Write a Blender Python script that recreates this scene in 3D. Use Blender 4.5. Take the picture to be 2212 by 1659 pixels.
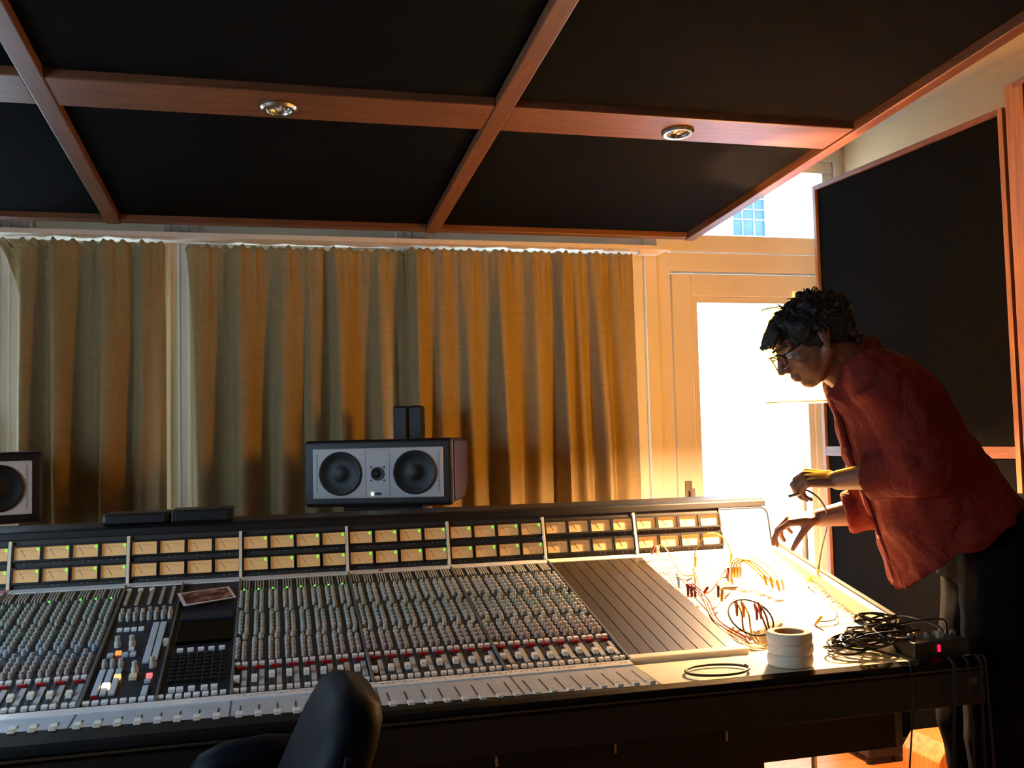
import bpy, bmesh, math, random
import numpy as np
from mathutils import Vector, Matrix, noise

for o in list(bpy.data.objects): bpy.data.objects.remove(o)
SC = bpy.context.scene
COL = SC.collection
R2 = random.Random(7)

# ------------------------------------------------------------------ camera
FPX = 2050.0
CAM = Vector((0.7154, -2.9434, 1.3433))
CR = Vector((0.9687, -0.2456, -0.0249)); CU = Vector((0.0104, -0.0602, 0.9981)); CF = Vector((0.2461, 0.9675, 0.0558))
cam_d = bpy.data.cameras.new('camera'); cam = bpy.data.objects.new('camera', cam_d); COL.objects.link(cam)
cam_d.sensor_width = 36.0; cam_d.lens = FPX / 2212 * 36; cam_d.clip_start = 0.02
cam.matrix_world = Matrix(((CR.x, CU.x, -CF.x, CAM.x), (CR.y, CU.y, -CF.y, CAM.y), (CR.z, CU.z, -CF.z, CAM.z), (0, 0, 0, 1)))
SC.camera = cam

# ------------------------------------------------------------------ world: pale overcast sky
wd = bpy.data.worlds.new('overcast'); SC.world = wd; wd.use_nodes = True
nt = wd.node_tree; bg = nt.nodes['Background']
tc = nt.nodes.new('ShaderNodeTexCoord'); nz = nt.nodes.new('ShaderNodeTexNoise'); nz.inputs['Scale'].default_value = 1.5
rp = nt.nodes.new('ShaderNodeValToRGB'); rp.color_ramp.elements[0].color = (0.58, 0.80, 1.0, 1); rp.color_ramp.elements[1].color = (0.72, 0.88, 1.0, 1)
nt.links.new(tc.outputs['Generated'], nz.inputs['Vector']); nt.links.new(nz.outputs['Fac'], rp.inputs['Fac']); nt.links.new(rp.outputs['Color'], bg.inputs['Color'])
bg.inputs['Strength'].default_value = 10.0
LAMP_POWER = 8500.0      # emission strength of the floor lamp's bulb

SC.view_settings.view_transform = 'Standard'; SC.view_settings.look = 'None'
SC.view_settings.gamma = 1.0; SC.view_settings.use_curve_mapping = False
SC.view_settings.exposure = 0.0
SC.cycles.sample_clamp_indirect = 25.0

def portal(name, loc, rot, sx, sy):
    l = bpy.data.lights.new(name, 'AREA'); l.shape = 'RECTANGLE'; l.size = sx; l.size_y = sy
    l.cycles.is_portal = True
    o = bpy.data.objects.new(name, l); COL.objects.link(o); o.location = loc; o.rotation_euler = rot
portal('daylight_portal_side', (-1.11, -1.2, 1.45), (0, -math.pi/2, 0), 1.0, 1.6)
portal('daylight_portal_curtains', (1.08, 1.40, 1.24), (-math.pi/2, 0, 0), 2.6, 1.8)
portal('daylight_portal_back', (-.65, 1.40, 1.25), (-math.pi/2, 0, 0), .56, 1.9)
portal('daylight_portal_door', (3.0, 1.40, 1.4), (-math.pi/2, 0, 0), 0.9, 2.7)

# ------------------------------------------------------------------ materials
def lin(c):
    if isinstance(c, str):
        c = [int(c[i:i+2], 16)/255 for i in (0, 2, 4)]
    return tuple((x/12.92 if x <= 0.04045 else ((x+0.055)/1.055)**2.4) for x in c) + (1.0,)
MATS = {}
def mat(name, col, rough=0.5, metal=0.0, var=0.12, scale=8.0, bump=0.0, bscale=60.0, spec=0.5, stretch=None, sheen=0.0, coat=0.0):
    if name in MATS: return MATS[name]
    m = bpy.data.materials.new(name); m.use_nodes = True; t = m.node_tree; b = t.nodes['Principled BSDF']
    c = lin(col)
    tc = t.nodes.new('ShaderNodeTexCoord'); mp = t.nodes.new('ShaderNodeMapping')
    if stretch: mp.inputs['Scale'].default_value = stretch
    t.links.new(tc.outputs['Object'], mp.inputs['Vector'])
    n = t.nodes.new('ShaderNodeTexNoise'); n.inputs['Scale'].default_value = scale; n.inputs['Detail'].default_value = 4
    t.links.new(mp.outputs['Vector'], n.inputs['Vector'])
    r = t.nodes.new('ShaderNodeValToRGB'); r.color_ramp.elements[0].position = 0.3; r.color_ramp.elements[1].position = 0.7
    r.color_ramp.elements[0].color = tuple(x*(1-var) for x in c[:3])+(1,)
    r.color_ramp.elements[1].color = tuple(min(1, x*(1+var)) for x in c[:3])+(1,)
    t.links.new(n.outputs['Fac'], r.inputs['Fac']); t.links.new(r.outputs['Color'], b.inputs['Base Color'])
    b.inputs['Roughness'].default_value = rough; b.inputs['Metallic'].default_value = metal
    b.inputs['Specular IOR Level'].default_value = spec
    if sheen: b.inputs['Sheen Weight'].default_value = sheen
    if coat: b.inputs['Coat Weight'].default_value = coat
    if bump:
        n2 = t.nodes.new('ShaderNodeTexNoise'); n2.inputs['Scale'].default_value = bscale; n2.inputs['Detail'].default_value = 3
        t.links.new(mp.outputs['Vector'], n2.inputs['Vector'])
        bm = t.nodes.new('ShaderNodeBump'); bm.inputs['Strength'].default_value = bump; bm.inputs['Distance'].default_value = 0.005
        t.links.new(n2.outputs['Fac'], bm.inputs['Height']); t.links.new(bm.outputs['Normal'], b.inputs['Normal'])
    MATS[name] = m; return m
def wood(name, c1, c2, axis, scale=9.0, rough=0.45):
    """grain runs along axis (0,1,2)"""
    if name in MATS: return MATS[name]
    m = bpy.data.materials.new(name); m.use_nodes = True; t = m.node_tree; b = t.nodes['Principled BSDF']
    tc = t.nodes.new('ShaderNodeTexCoord'); mp = t.nodes.new('ShaderNodeMapping')
    s = [14, 14, 14]; s[axis] = 0.9; mp.inputs['Scale'].default_value = s
    t.links.new(tc.outputs['Object'], mp.inputs['Vector'])
    n = t.nodes.new('ShaderNodeTexNoise'); n.inputs['Scale'].default_value = scale*0.5; n.inputs['Detail'].default_value = 6; n.inputs['Distortion'].default_value = 0.6
    t.links.new(mp.outputs['Vector'], n.inputs['Vector'])
    r = t.nodes.new('ShaderNodeValToRGB'); r.color_ramp.elements[0].position = 0.35; r.color_ramp.elements[1].position = 0.68
    r.color_ramp.elements[0].color = lin(c1); r.color_ramp.elements[1].color = lin(c2)
    t.links.new(n.outputs['Fac'], r.inputs['Fac']); t.links.new(r.outputs['Color'], b.inputs['Base Color'])
    b.inputs['Roughness'].default_value = rough
    bm = t.nodes.new('ShaderNodeBump'); bm.inputs['Strength'].default_value = 0.12; bm.inputs['Distance'].default_value = 0.002
    t.links.new(n.outputs['Fac'], bm.inputs['Height']); t.links.new(bm.outputs['Normal'], b.inputs['Normal'])
    MATS[name] = m; return m
def emit(name, col, strength):
    if name in MATS: return MATS[name]
    m = bpy.data.materials.new(name); m.use_nodes = True; t = m.node_tree; b = t.nodes['Principled BSDF']
    b.inputs['Base Color'].default_value = lin(col); b.inputs['Emission Color'].default_value = lin(col); b.inputs['Emission Strength'].default_value = strength
    MATS[name] = m; return m
def weave(name, c1, c2, scale, rough=0.9, bump=0.4, transl=0.0):
    """woven cloth"""
    if name in MATS: return MATS[name]
    m = bpy.data.materials.new(name); m.use_nodes = True; t = m.node_tree; b = t.nodes['Principled BSDF']
    tc = t.nodes.new('ShaderNodeTexCoord')
    hs = []
    for st in ((1, 1, 0.06), (0.06, 0.06, 1)):
        mp = t.nodes.new('ShaderNodeMapping'); mp.inputs['Scale'].default_value = st
        t.links.new(tc.outputs['Object'], mp.inputs['Vector'])
        n = t.nodes.new('ShaderNodeTexNoise'); n.inputs['Scale'].default_value = scale; n.inputs['Detail'].default_value = 2
        t.links.new(mp.outputs['Vector'], n.inputs['Vector']); hs.append(n)
    ad = t.nodes.new('ShaderNodeMath'); ad.operation = 'ADD'
    t.links.new(hs[0].outputs['Fac'], ad.inputs[0]); t.links.new(hs[1].outputs['Fac'], ad.inputs[1])
    hf = t.nodes.new('ShaderNodeMath'); hf.operation = 'MULTIPLY'; hf.inputs[1].default_value = 0.5; t.links.new(ad.outputs[0], hf.inputs[0])
    r = t.nodes.new('ShaderNodeValToRGB'); r.color_ramp.elements[0].position = 0.35; r.color_ramp.elements[1].position = 0.65
    r.color_ramp.elements[0].color = lin(c1); r.color_ramp.elements[1].color = lin(c2)
    t.links.new(hf.outputs[0], r.inputs['Fac']); t.links.new(r.outputs['Color'], b.inputs['Base Color'])
    b.inputs['Roughness'].default_value = rough; b.inputs['Specular IOR Level'].default_value = 0.2
    bm = t.nodes.new('ShaderNodeBump'); bm.inputs['Strength'].default_value = bump; bm.inputs['Distance'].default_value = 0.002
    t.links.new(hf.outputs[0], bm.inputs['Height']); t.links.new(bm.outputs['Normal'], b.inputs['Normal'])
    if transl:
        tr = t.nodes.new('ShaderNodeBsdfTranslucent'); t.links.new(r.outputs['Color'], tr.inputs['Color'])
        mx = t.nodes.new('ShaderNodeMixShader'); mx.inputs['Fac'].default_value = transl
        out = t.nodes['Material Output']
        t.links.new(b.outputs[0], mx.inputs[1]); t.links.new(tr.outputs[0], mx.inputs[2]); t.links.new(mx.outputs[0], out.inputs['Surface'])
    MATS[name] = m; return m
def glass(name, tint='f4faff', gloss=0.07):
    if name in MATS: return MATS[name]
    m = bpy.data.materials.new(name); m.use_nodes = True; t = m.node_tree; t.nodes.remove(t.nodes['Principled BSDF'])
    tr = t.nodes.new('ShaderNodeBsdfTransparent'); tr.inputs['Color'].default_value = lin(tint)
    gl = t.nodes.new('ShaderNodeBsdfGlossy'); gl.inputs['Roughness'].default_value = 0.02
    mx = t.nodes.new('ShaderNodeMixShader'); mx.inputs['Fac'].default_value = gloss
    t.links.new(tr.outputs[0], mx.inputs[1]); t.links.new(gl.outputs[0], mx.inputs[2]); t.links.new(mx.outputs[0], t.nodes['Material Output'].inputs['Surface'])
    MATS[name] = m; return m
def shade_mat():
    m = bpy.data.materials.new('lamp_shade_cloth'); m.use_nodes = True; t = m.node_tree; b = t.nodes['Principled BSDF']
    n = t.nodes.new('ShaderNodeTexNoise'); n.inputs['Scale'].default_value = 120
    r = t.nodes.new('ShaderNodeValToRGB'); r.color_ramp.elements[0].color = lin('f0bf48'); r.color_ramp.elements[1].color = lin('f4ca56')
    t.links.new(n.outputs['Fac'], r.inputs['Fac']); t.links.new(r.outputs['Color'], b.inputs['Base Color']); b.inputs['Roughness'].default_value = 0.8
    b.inputs['Emission Color'].default_value = (1.0, .47, .028, 1); b.inputs['Emission Strength'].default_value = 42.0     # added emission stands in for bulb light through the cloth
    tr = t.nodes.new('ShaderNodeBsdfTranslucent'); t.links.new(r.outputs['Color'], tr.inputs['Color'])
    mx = t.nodes.new('ShaderNodeMixShader'); mx.inputs['Fac'].default_value = 0.15
    t.links.new(b.outputs[0], mx.inputs[1]); t.links.new(tr.outputs[0], mx.inputs[2]); t.links.new(mx.outputs[0], t.nodes['Material Output'].inputs['Surface'])
    return m

M_WALL = mat('wall_paint', 'e2c596', 0.8, var=0.03, scale=3, bump=0.03)
M_WHITE = mat('white_lacquer', 'efe4d6', 0.45, var=0.03, scale=3)
M_CEIL = mat('ceiling_paint', 'cfc4ad', 0.85, var=0.04, scale=2)
M_WOODX = wood('wood_beam_x', '633a22', '784a2c', 0)
M_WOODY = wood('wood_beam_y', '633a22', '784a2c', 1)
M_WOODZ = wood('wood_stile_z', '865630', 'a26e40', 2)
M_FLOOR = wood('floor_oak', 'b0682c', 'd08a45', 0, rough=0.4)
M_FABRIC = weave('black_acoustic_cloth', '060607', '0b0b0c', 260, 1.0, 0.3); M_FABRIC.node_tree.nodes['Principled BSDF'].inputs['Specular IOR Level'].default_value = .05
M_CURT = weave('linen_curtain', '9c8862', 'ab9770', 220, 0.9, 0.25, 0.05)
M_BLACK = mat('black_plastic', '101012', 0.45, var=0.25, scale=20)
M_BLACKR = mat('black_rubber', '0c0c0d', 0.6, var=0.2, scale=30, bump=0.15, bscale=200)
M_VINYL = mat('armrest_vinyl', '070708', 0.6, var=0.2, scale=25, bump=0.2, bscale=220, spec=.15)
M_CHROME = mat('chrome', 'c8c6c0', 0.25, 1.0, var=0.06)
M_ALU = mat('brushed_aluminium', 'b9b6ae', 0.35, 0.85, var=0.08, scale=40)
M_GLASS = glass('window_glass')

# ------------------------------------------------------------------ mesh helpers
class MB:
    def __init__(s): s.v = []; s.f = []
    def add(s, vs, fs):
        k = len(s.v); s.v += [Vector(x) for x in vs]; s.f += [tuple(i+k for i in f) for f in fs]; return s
    def box(s, c, d, m=None):
        x, y, z = d[0]/2, d[1]/2, d[2]/2
        vs = [Vector((a*x, b*y, e*z)) for a in (-1, 1) for b in (-1, 1) for e in (-1, 1)]
        if m is not None: vs = [m @ v for v in vs]
        return s.add([Vector(c)+v for v in vs], [(0,1,3,2),(4,6,7,5),(0,4,5,1),(2,3,7,6),(0,2,6,4),(1,5,7,3)])
    def bb(s, x0, x1, y0, y1, z0, z1):
        return s.box(((x0+x1)/2, (y0+y1)/2, (z0+z1)/2), (x1-x0, y1-y0, z1-z0))
    def cyl(s, p0, p1, r0, r1=None, n=16, cap=True):
        r1 = r0 if r1 is None else r1
        p0 = Vector(p0); p1 = Vector(p1); a = (p1-p0).normalized()
        b = a.orthogonal().normalized(); c = a.cross(b)
        vs = []
        for p, r in ((p0, r0), (p1, r1)):
            vs += [p + (b*math.cos(2*math.pi*i/n) + c*math.sin(2*math.pi*i/n))*r for i in range(n)]
        fs = [(i, (i+1) % n, n+(i+1) % n, n+i) for i in range(n)]
        if cap: fs += [tuple(reversed(range(n))), tuple(range(n, 2*n))]
        return s.add(vs, fs)
    def lathe(s, prof, c, axis=(0, 0, 1), n=24, cap=True):
        """prof: (radius, height) pairs along axis"""
        a = Vector(axis).normalized(); b = a.orthogonal().normalized(); d = a.cross(b); c = Vector(c)
        vs = []
        for r, h in prof:
            vs += [c + a*h + (b*math.cos(2*math.pi*i/n)+d*math.sin(2*math.pi*i/n))*max(r, 1e-5) for i in range(n)]
        fs = []
        for k in range(len(prof)-1):
            fs += [(k*n+i, k*n+(i+1) % n, (k+1)*n+(i+1) % n, (k+1)*n+i) for i in range(n)]
        if cap:
            fs.append(tuple(reversed(range(n)))); e = (len(prof)-1)*n; fs.append(tuple(range(e, e+n)))
        return s.add(vs, fs)
    def tube(s, pts, r, n=8, closed=False, cap=True):
        pts = [Vector(p) for p in pts]; m = len(pts); rr = r if isinstance(r, (list, tuple)) else [r]*m
        vs = []; up = None
        for i, p in enumerate(pts):
            t = (pts[(i+1) % m] - pts[i-1]) if closed else (pts[min(i+1, m-1)] - pts[max(i-1, 0)])
            t.normalize()
            if up is None: up = t.orthogonal().normalized()
            up = (up - t*up.dot(t));
            up = up.normalized() if up.length > 1e-6 else t.orthogonal().normalized()
            w = t.cross(up)
            vs += [p + (up*math.cos(2*math.pi*k/n)+w*math.sin(2*math.pi*k/n))*rr[i] for k in range(n)]
        fs = []
        for i in range(m if closed else m-1):
            j = (i+1) % m
            fs += [(i*n+k, i*n+(k+1) % n, j*n+(k+1) % n, j*n+k) for k in range(n)]
        if not closed and cap: fs += [tuple(reversed(range(n))), tuple(range((m-1)*n, m*n))]
        return s.add(vs, fs)
    def prism(s, poly, x0, x1, ax='X'):
        """poly of (a,b) pairs extruded along ax"""
        def P(a, b, t): return {'X': (t, a, b), 'Y': (a, t, b), 'Z': (a, b, t)}[ax]
        n = len(poly)
        vs = [P(a, b, x0) for a, b in poly] + [P(a, b, x1) for a, b in poly]
        return s.add(vs, [(i, (i+1) % n, n+(i+1) % n, n+i) for i in range(n)] + [tuple(reversed(range(n))), tuple(range(n, 2*n))])
    def ell(s, c, r, m=None, nu=16, nv=10):
        c = Vector(c); vs = []; fs = []
        for j in range(1, nv):
            ph = math.pi*j/nv
            for i in range(nu):
                th = 2*math.pi*i/nu
                v = Vector((r[0]*math.sin(ph)*math.cos(th), r[1]*math.sin(ph)*math.sin(th), r[2]*math.cos(ph)))
                vs.append(c + (m @ v if m is not None else v))
        t = Vector((0, 0, r[2])); vs += [c + (m @ t if m is not None else t), c - (m @ t if m is not None else t)]
        for j in range(nv-2):
            fs += [(j*nu+i, (j+1)*nu+i, (j+1)*nu+(i+1) % nu, j*nu+(i+1) % nu) for i in range(nu)]
        k = len(vs)-2
        fs += [(k, i, (i+1) % nu) for i in range(nu)] + [(k+1, (nv-2)*nu+(i+1) % nu, (nv-2)*nu+i) for i in range(nu)]
        return s.add(vs, fs)
    def cap(s, p0, p1, r0, r1=None, n=14):
        """tapered capsule"""
        r1 = r0 if r1 is None else r1
        p0 = Vector(p0); p1 = Vector(p1); a = (p1-p0).normalized(); pts = []; rr = []
        for k in range(4):
            t = math.pi/2*(1-k/4); pts.append(p0 - a*r0*math.sin(t)); rr.append(max(1e-4, r0*math.cos(t)))
        pts.append(p0); rr.append(r0); pts.append(p1); rr.append(r1)
        for k in range(1, 5):
            t = math.pi/2*k/4; pts.append(p1 + a*r1*math.sin(t)); rr.append(max(1e-4, r1*math.cos(t)))
        return s.tube(pts, rr, n)
    def loft(s, rings, cap=True):
        n = len(rings[0]); k = len(rings); vs = [p for r in rings for p in r]
        fs = [(j*n+i, j*n+(i+1) % n, (j+1)*n+(i+1) % n, (j+1)*n+i) for j in range(k-1) for i in range(n)]
        if cap: fs += [tuple(reversed(range(n))), tuple(range((k-1)*n, k*n))]
        return s.add(vs, fs)

ORG = {}
def finish(me, bevel=0.0, seg=2, smooth=False, fix=True):
    bm = bmesh.new(); bm.from_mesh(me)
    if fix: bmesh.ops.recalc_face_normals(bm, faces=bm.faces)
    if bevel:
        es = [e for e in bm.edges if len(e.link_faces) == 2 and e.calc_face_angle(0) > 0.6]
        bmesh.ops.bevel(bm, geom=es, offset=bevel, segments=seg, profile=0.5, affect='EDGES', clamp_overlap=True)
    for f in bm.faces: f.smooth = smooth
    if smooth:
        for e in bm.edges:
            if len(e.link_faces) == 2 and e.calc_face_angle(0) > 0.7: e.smooth = False
    bm.to_mesh(me); bm.free()
def obj(name, mb, m, parent=None, bevel=0.0, seg=2, smooth=False, label=None, cat=None, group=None, kind=None, origin=None):
    if parent is not None: org = ORG[parent]
    elif origin is not None: org = Vector(origin)
    else:
        lo = Vector((min(v[i] for v in mb.v) for i in range(3))); hi = Vector((max(v[i] for v in mb.v) for i in range(3)))
        org = Vector(((lo.x+hi.x)/2, (lo.y+hi.y)/2, lo.z))
    me = bpy.data.meshes.new(name); me.from_pydata([v-org for v in mb.v], [], mb.f); me.update()
    finish(me, bevel, seg, smooth)
    for x in (m if isinstance(m, (list, tuple)) else [m]): me.materials.append(x)
    o = bpy.data.objects.new(name, me); COL.objects.link(o)
    if parent is not None: o.parent = parent
    else: o.location = org
    ORG[o] = org
    tag(o, label, cat, group, kind); return o
def tag(o, label=None, cat=None, group=None, kind=None):
    if label: o['label'] = label
    if cat: o['category'] = cat
    if group: o['group'] = group
    if kind: o['kind'] = kind
def thing(name, loc, label, cat, group=None):
    o = bpy.data.objects.new(name, None); o.empty_display_size = 0.1; COL.objects.link(o); o.location = loc; ORG[o] = Vector(loc); tag(o, label, cat, group); return o
def inst(src, name, parent, world, rot=None, m=None):
    """a copy of mesh src as a part at a world position"""
    o = bpy.data.objects.new(name, src); COL.objects.link(o); o.parent = parent; o.location = Vector(world)-ORG[parent]
    if rot is not None: o.rotation_euler = rot
    if m is not None:
        o.material_slots[0].link = 'OBJECT'; o.material_slots[0].material = m
    ORG[o] = ORG[parent]; return o
def meshdata(name, mb, m, bevel=0.0, seg=1, smooth=False):
    me = bpy.data.meshes.new(name); me.from_pydata([Vector(v) for v in mb.v], [], mb.f); me.update(); finish(me, bevel, seg, smooth); me.materials.append(m); return me
def spline(pts, n=12):
    P = [Vector(p) for p in pts]; P = [P[0]*2-P[1]] + P + [P[-1]*2-P[-2]]; out = []
    for i in range(1, len(P)-2):
        for k in range(n):
            t = k/n; a, b, c, d = P[i-1], P[i], P[i+1], P[i+2]
            out.append(0.5*((2*b) + (c-a)*t + (2*a-5*b+4*c-d)*t*t + (3*b-a-3*c+d)*t**3))
    out.append(P[-2]); return out
def union_mesh(name, mb, voxel, smooth_it=2, disp=None):
    """overlapping closed pieces fused into one continuous surface"""
    me = bpy.data.meshes.new(name); me.from_pydata(mb.v, [], mb.f); me.update(); finish(me)
    o = bpy.data.objects.new(name, me); COL.objects.link(o)
    md = o.modifiers.new('r', 'REMESH'); md.mode = 'VOXEL'; md.voxel_size = voxel
    if smooth_it:
        sm = o.modifiers.new('s', 'SMOOTH'); sm.iterations = smooth_it; sm.factor = 0.5
    dg = bpy.context.evaluated_depsgraph_get(); dg.update()
    ev = o.evaluated_get(dg); r = bpy.data.meshes.new_from_object(ev)
    bpy.data.objects.remove(o)
    if disp:
        ns = [v.normal.copy() for v in r.vertices]
        for v, nn in zip(r.vertices, ns): v.co += nn*disp(v.co)
    for p in r.polygons: p.use_smooth = True
    return r
def mesh_obj(name, me, m, parent=None, origin=(0, 0, 0), **k):
    org = ORG[parent] if parent is not None else Vector(origin)
    me.transform(Matrix.Translation(-org)); me.materials.clear(); me.materials.append(m)
    o = bpy.data.objects.new(name, me); COL.objects.link(o)
    if parent is not None: o.parent = parent
    else: o.location = org
    ORG[o] = org; tag(o, **k); return o

# ================================================================== THE ROOM
XL, XR, YB, YF, ZC = -.98, 3.55, 1.25, -4.6, 2.78
def struct(name, mb, m, parent=None, **k): return obj(name, mb, m, parent, kind='structure' if parent is None else None, **k)
struct('floor', MB().bb(XL-.1, XR+.1, YF-.1, YB+.12, -.1, 0), M_FLOOR)
struct('ceiling', MB().bb(XL-.1, XR+.1, YF-.1, YB+.12, ZC, ZC+.1), M_CEIL)
w = MB()                                   # back wall with the bare window, the door and the window above the door
w.bb(XL-.1, -.94, YB, YB+.12, 0, ZC); w.bb(-.94, -.36, YB, YB+.12, 0, .3); w.bb(-.94, -.36, YB, YB+.12, 2.2, ZC)
w.bb(-.36, 2.50, YB, YB+.12, 2.13, ZC); w.bb(-.36, 2.50, YB, YB+.12, 0, .35)
for a_, b_ in ((-.36, -.20), (.27, .43), (1.24, 1.42), (2.36, 2.50)): w.bb(a_, b_, YB, YB+.12, .35, 2.13)
w.bb(2.50, 3.50, YB, YB+.12, 2.70, ZC); w.bb(3.50, XR+.1, YB, YB+.12, 0, ZC)
struct('wall_back', w, M_WHITE)
struct('wall_right', MB().bb(XR, XR+.1, YF, YB, 0, ZC), M_WALL)
w = MB(); w.bb(XL-.1, XL, YF, -2.0, 0, ZC); w.bb(XL-.1, XL, -.4, YB, 0, ZC); w.bb(XL-.1, XL, -2.0, -.4, 0, .95); w.bb(XL-.1, XL, -2.0, -.4, 1.95, ZC)
struct('wall_left', w, M_WALL)
struct('wall_front', MB().bb(XL-.1, XR+.1, YF-.1, YF, 0, ZC), M_WALL)
def window(name, x0, x1, z0, z1, bars=(), side=None, fw=.06):
    """frame and pane in the back wall, or in the left wall when side is given"""
    f = MB(); y0, y1 = YB+.02, YB+.10
    def B(a, b, c, d, e=y0, g=y1):
        if side is None: f.bb(a, b, e, g, c, d)
        else: f.bb(XL-.09, XL-.02, a, b, c, d)
    B(x0, x1, z0, z0+fw); B(x0, x1, z1-fw, z1); B(x0, x0+fw, z0+fw, z1-fw); B(x1-fw, x1, z0+fw, z1-fw)
    for b in bars: B(b-fw/2, b+fw/2, z0+fw, z1-fw)
    o = struct(name, f, M_WHITE, bevel=.004)
    p = MB()
    if side is None: p.bb(x0+fw*.6, x1-fw*.6, YB+.055, YB+.061, z0+fw*.6, z1-fw*.6)
    else: p.bb(XL-.058, XL-.052, x0+fw*.6, x1-fw*.6, z0+fw*.6, z1-fw*.6)
    obj('pane', p, M_GLASS, o); return o
window('window_1', 2.50, 3.50, 2.245, 2.70)
window('window_2', -.94, -.36, .3, 2.2)
window('window_3', -2.0, -.4, .95, 1.95, (-1.2,), side=1)
window('window_4', -.20, .27, .35, 2.13); window('window_5', .43, 1.24, .35, 2.13); window('window_6', 1.42, 2.36, .35, 2.13)

# garden door under the small window: frame, leaf, glass, handle
t1 = MB(); t1.bb(2.44, 2.50, YB-.03, YB+.02, 0, 2.75); t1.bb(2.50, 3.50, YB-.03, YB+.02, 2.215, 2.295)
struct('trim_1', t1, M_WHITE, bevel=.004)
df = MB(); df.bb(2.505, 2.575, YB-.012, YB+.10, 0, 2.21); df.bb(3.44, 3.50, YB-.012, YB+.10, 0, 2.21); df.bb(2.575, 3.44, YB-.012, YB+.10, 2.12, 2.21)
door = struct('door_1', df, M_WHITE, bevel=.004)
dl = MB(); dl.bb(2.585, 2.69, YB+.0, YB+.06, .02, 2.11); dl.bb(3.33, 3.43, YB, YB+.06, .02, 2.11); dl.bb(2.69, 3.33, YB, YB+.06, 2.0, 2.11); dl.bb(2.69, 3.33, YB, YB+.06, .02, .22)
leaf = obj('door_leaf', dl, M_WHITE, door, bevel=.006)
obj('pane', MB().bb(2.68, 3.34, YB+.03, YB+.036, .2, 2.02), M_GLASS, door)
gb = MB(); gb.bb(2.69, 2.72, YB+.008, YB+.03, .22, 2.0); gb.bb(3.30, 3.33, YB+.008, YB+.03, .22, 2.0); gb.bb(2.72, 3.30, YB+.008, YB+.03, 1.97, 2.0); gb.bb(2.72, 3.30, YB+.008, YB+.03, .22, .25)
obj('glazing_bead', gb, M_WHITE, leaf, bevel=.003)
h = MB().box((2.635, YB-.008, 1.04), (.034, .012, .15)); h.cyl((2.635, YB-.01, 1.07), (2.635, YB-.055, 1.07), .009, n=12); h.tube([(2.635, YB-.052, 1.082), (2.635, YB-.054, 1.05), (2.635, YB-.050, .965)], .011, 12)
obj('handle', h, mat('bronze_handle', '8a7a70', .4, .4), leaf, bevel=.003)
# white posts between the curtains and the pelmet board over them
for i, (a, b) in enumerate(((.285, .42), (1.26, 1.40), (-.36, -.22))):
    tm = MB().bb(a, b, YB-.04, YB+.01, 0, 2.62)
    for k in range(3): tm.bb(a+.022+k*.036, a+.032+k*.036, YB-.046, YB-.04, 0, 2.62)
    struct('trim_%d' % (i+2), tm, M_WHITE, bevel=.003)

# outside: bright ground, white house opposite, balcony slab over the door
M_SNOW = mat('pale_ground', 'eef2f6', 0.9, var=0.03); M_RENDERW = mat('white_render', 'f2f3f4', 0.9, var=0.02)
struct('ground', MB().bb(-14, 22, YB+.125, 16, -.25, -.15), M_SNOW)
hs = thing('white_house', (6.2, 7.2, -.15), 'white rendered house seen through the small window above the door', 'building')
hw = MB(); hw.bb(3.0, 5.95, 7.0, 9.5, -.15, 5.4); hw.bb(6.41, 11, 7.0, 9.5, -.15, 5.4); hw.bb(5.95, 6.41, 7.0, 9.5, -.15, 3.62); hw.bb(5.95, 6.41, 7.0, 9.5, 4.22, 5.4); hw.bb(5.95, 6.41, 7.25, 9.5, 3.62, 4.22)
obj('wall', hw, M_RENDERW, hs)
wf = MB(); wf.bb(5.95, 6.41, 7.06, 7.10, 3.62, 3.64); wf.bb(5.95, 6.41, 7.06, 7.10, 4.2, 4.22); wf.bb(5.95, 5.965, 7.06, 7.1, 3.62, 4.22); wf.bb(6.395, 6.41, 7.06, 7.1, 3.62, 4.22)
for x in (6.105, 6.255): wf.bb(x-.006, x+.006, 7.06, 7.1, 3.64, 4.2)
for z in (3.83, 3.95, 4.08): wf.bb(5.965, 6.395, 7.06, 7.1, z-.007, z+.007)
hwin = obj('window', wf, mat('blue_grey_frame', '9fb6c8', .5), hs)
M_DGL = mat('dark_window_glass', '3d5a72', .15, var=.2)
xs = (5.965, 6.099, 6.111, 6.249, 6.261, 6.395); zs = (3.64, 3.823, 3.837, 3.943, 3.957, 4.073, 4.087, 4.2)
for i in range(3):
    for j in range(4): obj('pane', MB().bb(xs[2*i], xs[2*i+1], 7.075, 7.08, zs[2*j], zs[2*j+1]), M_DGL, hwin)
rf = MB(); rf.prism([(6.7, 5.4), (9.7, 5.4), (8.2, 6.6)], 2.8, 11.2); obj('roof', rf, mat('slate_roof', '6b7078', .7, bump=.2, bscale=8), hs)
bl = MB().bb(1.8, 4.4, YB+.13, YB+1.1, 2.02, 2.16); bl.bb(1.8, 4.4, YB+1.1, YB+1.14, 1.94, 2.16)
obj('balcony_slab', bl, mat('pale_concrete', 'c9ced4', .85, var=.05), None, label='pale balcony slab outside above the glazed garden door', cat='balcony', bevel=.01)

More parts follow.
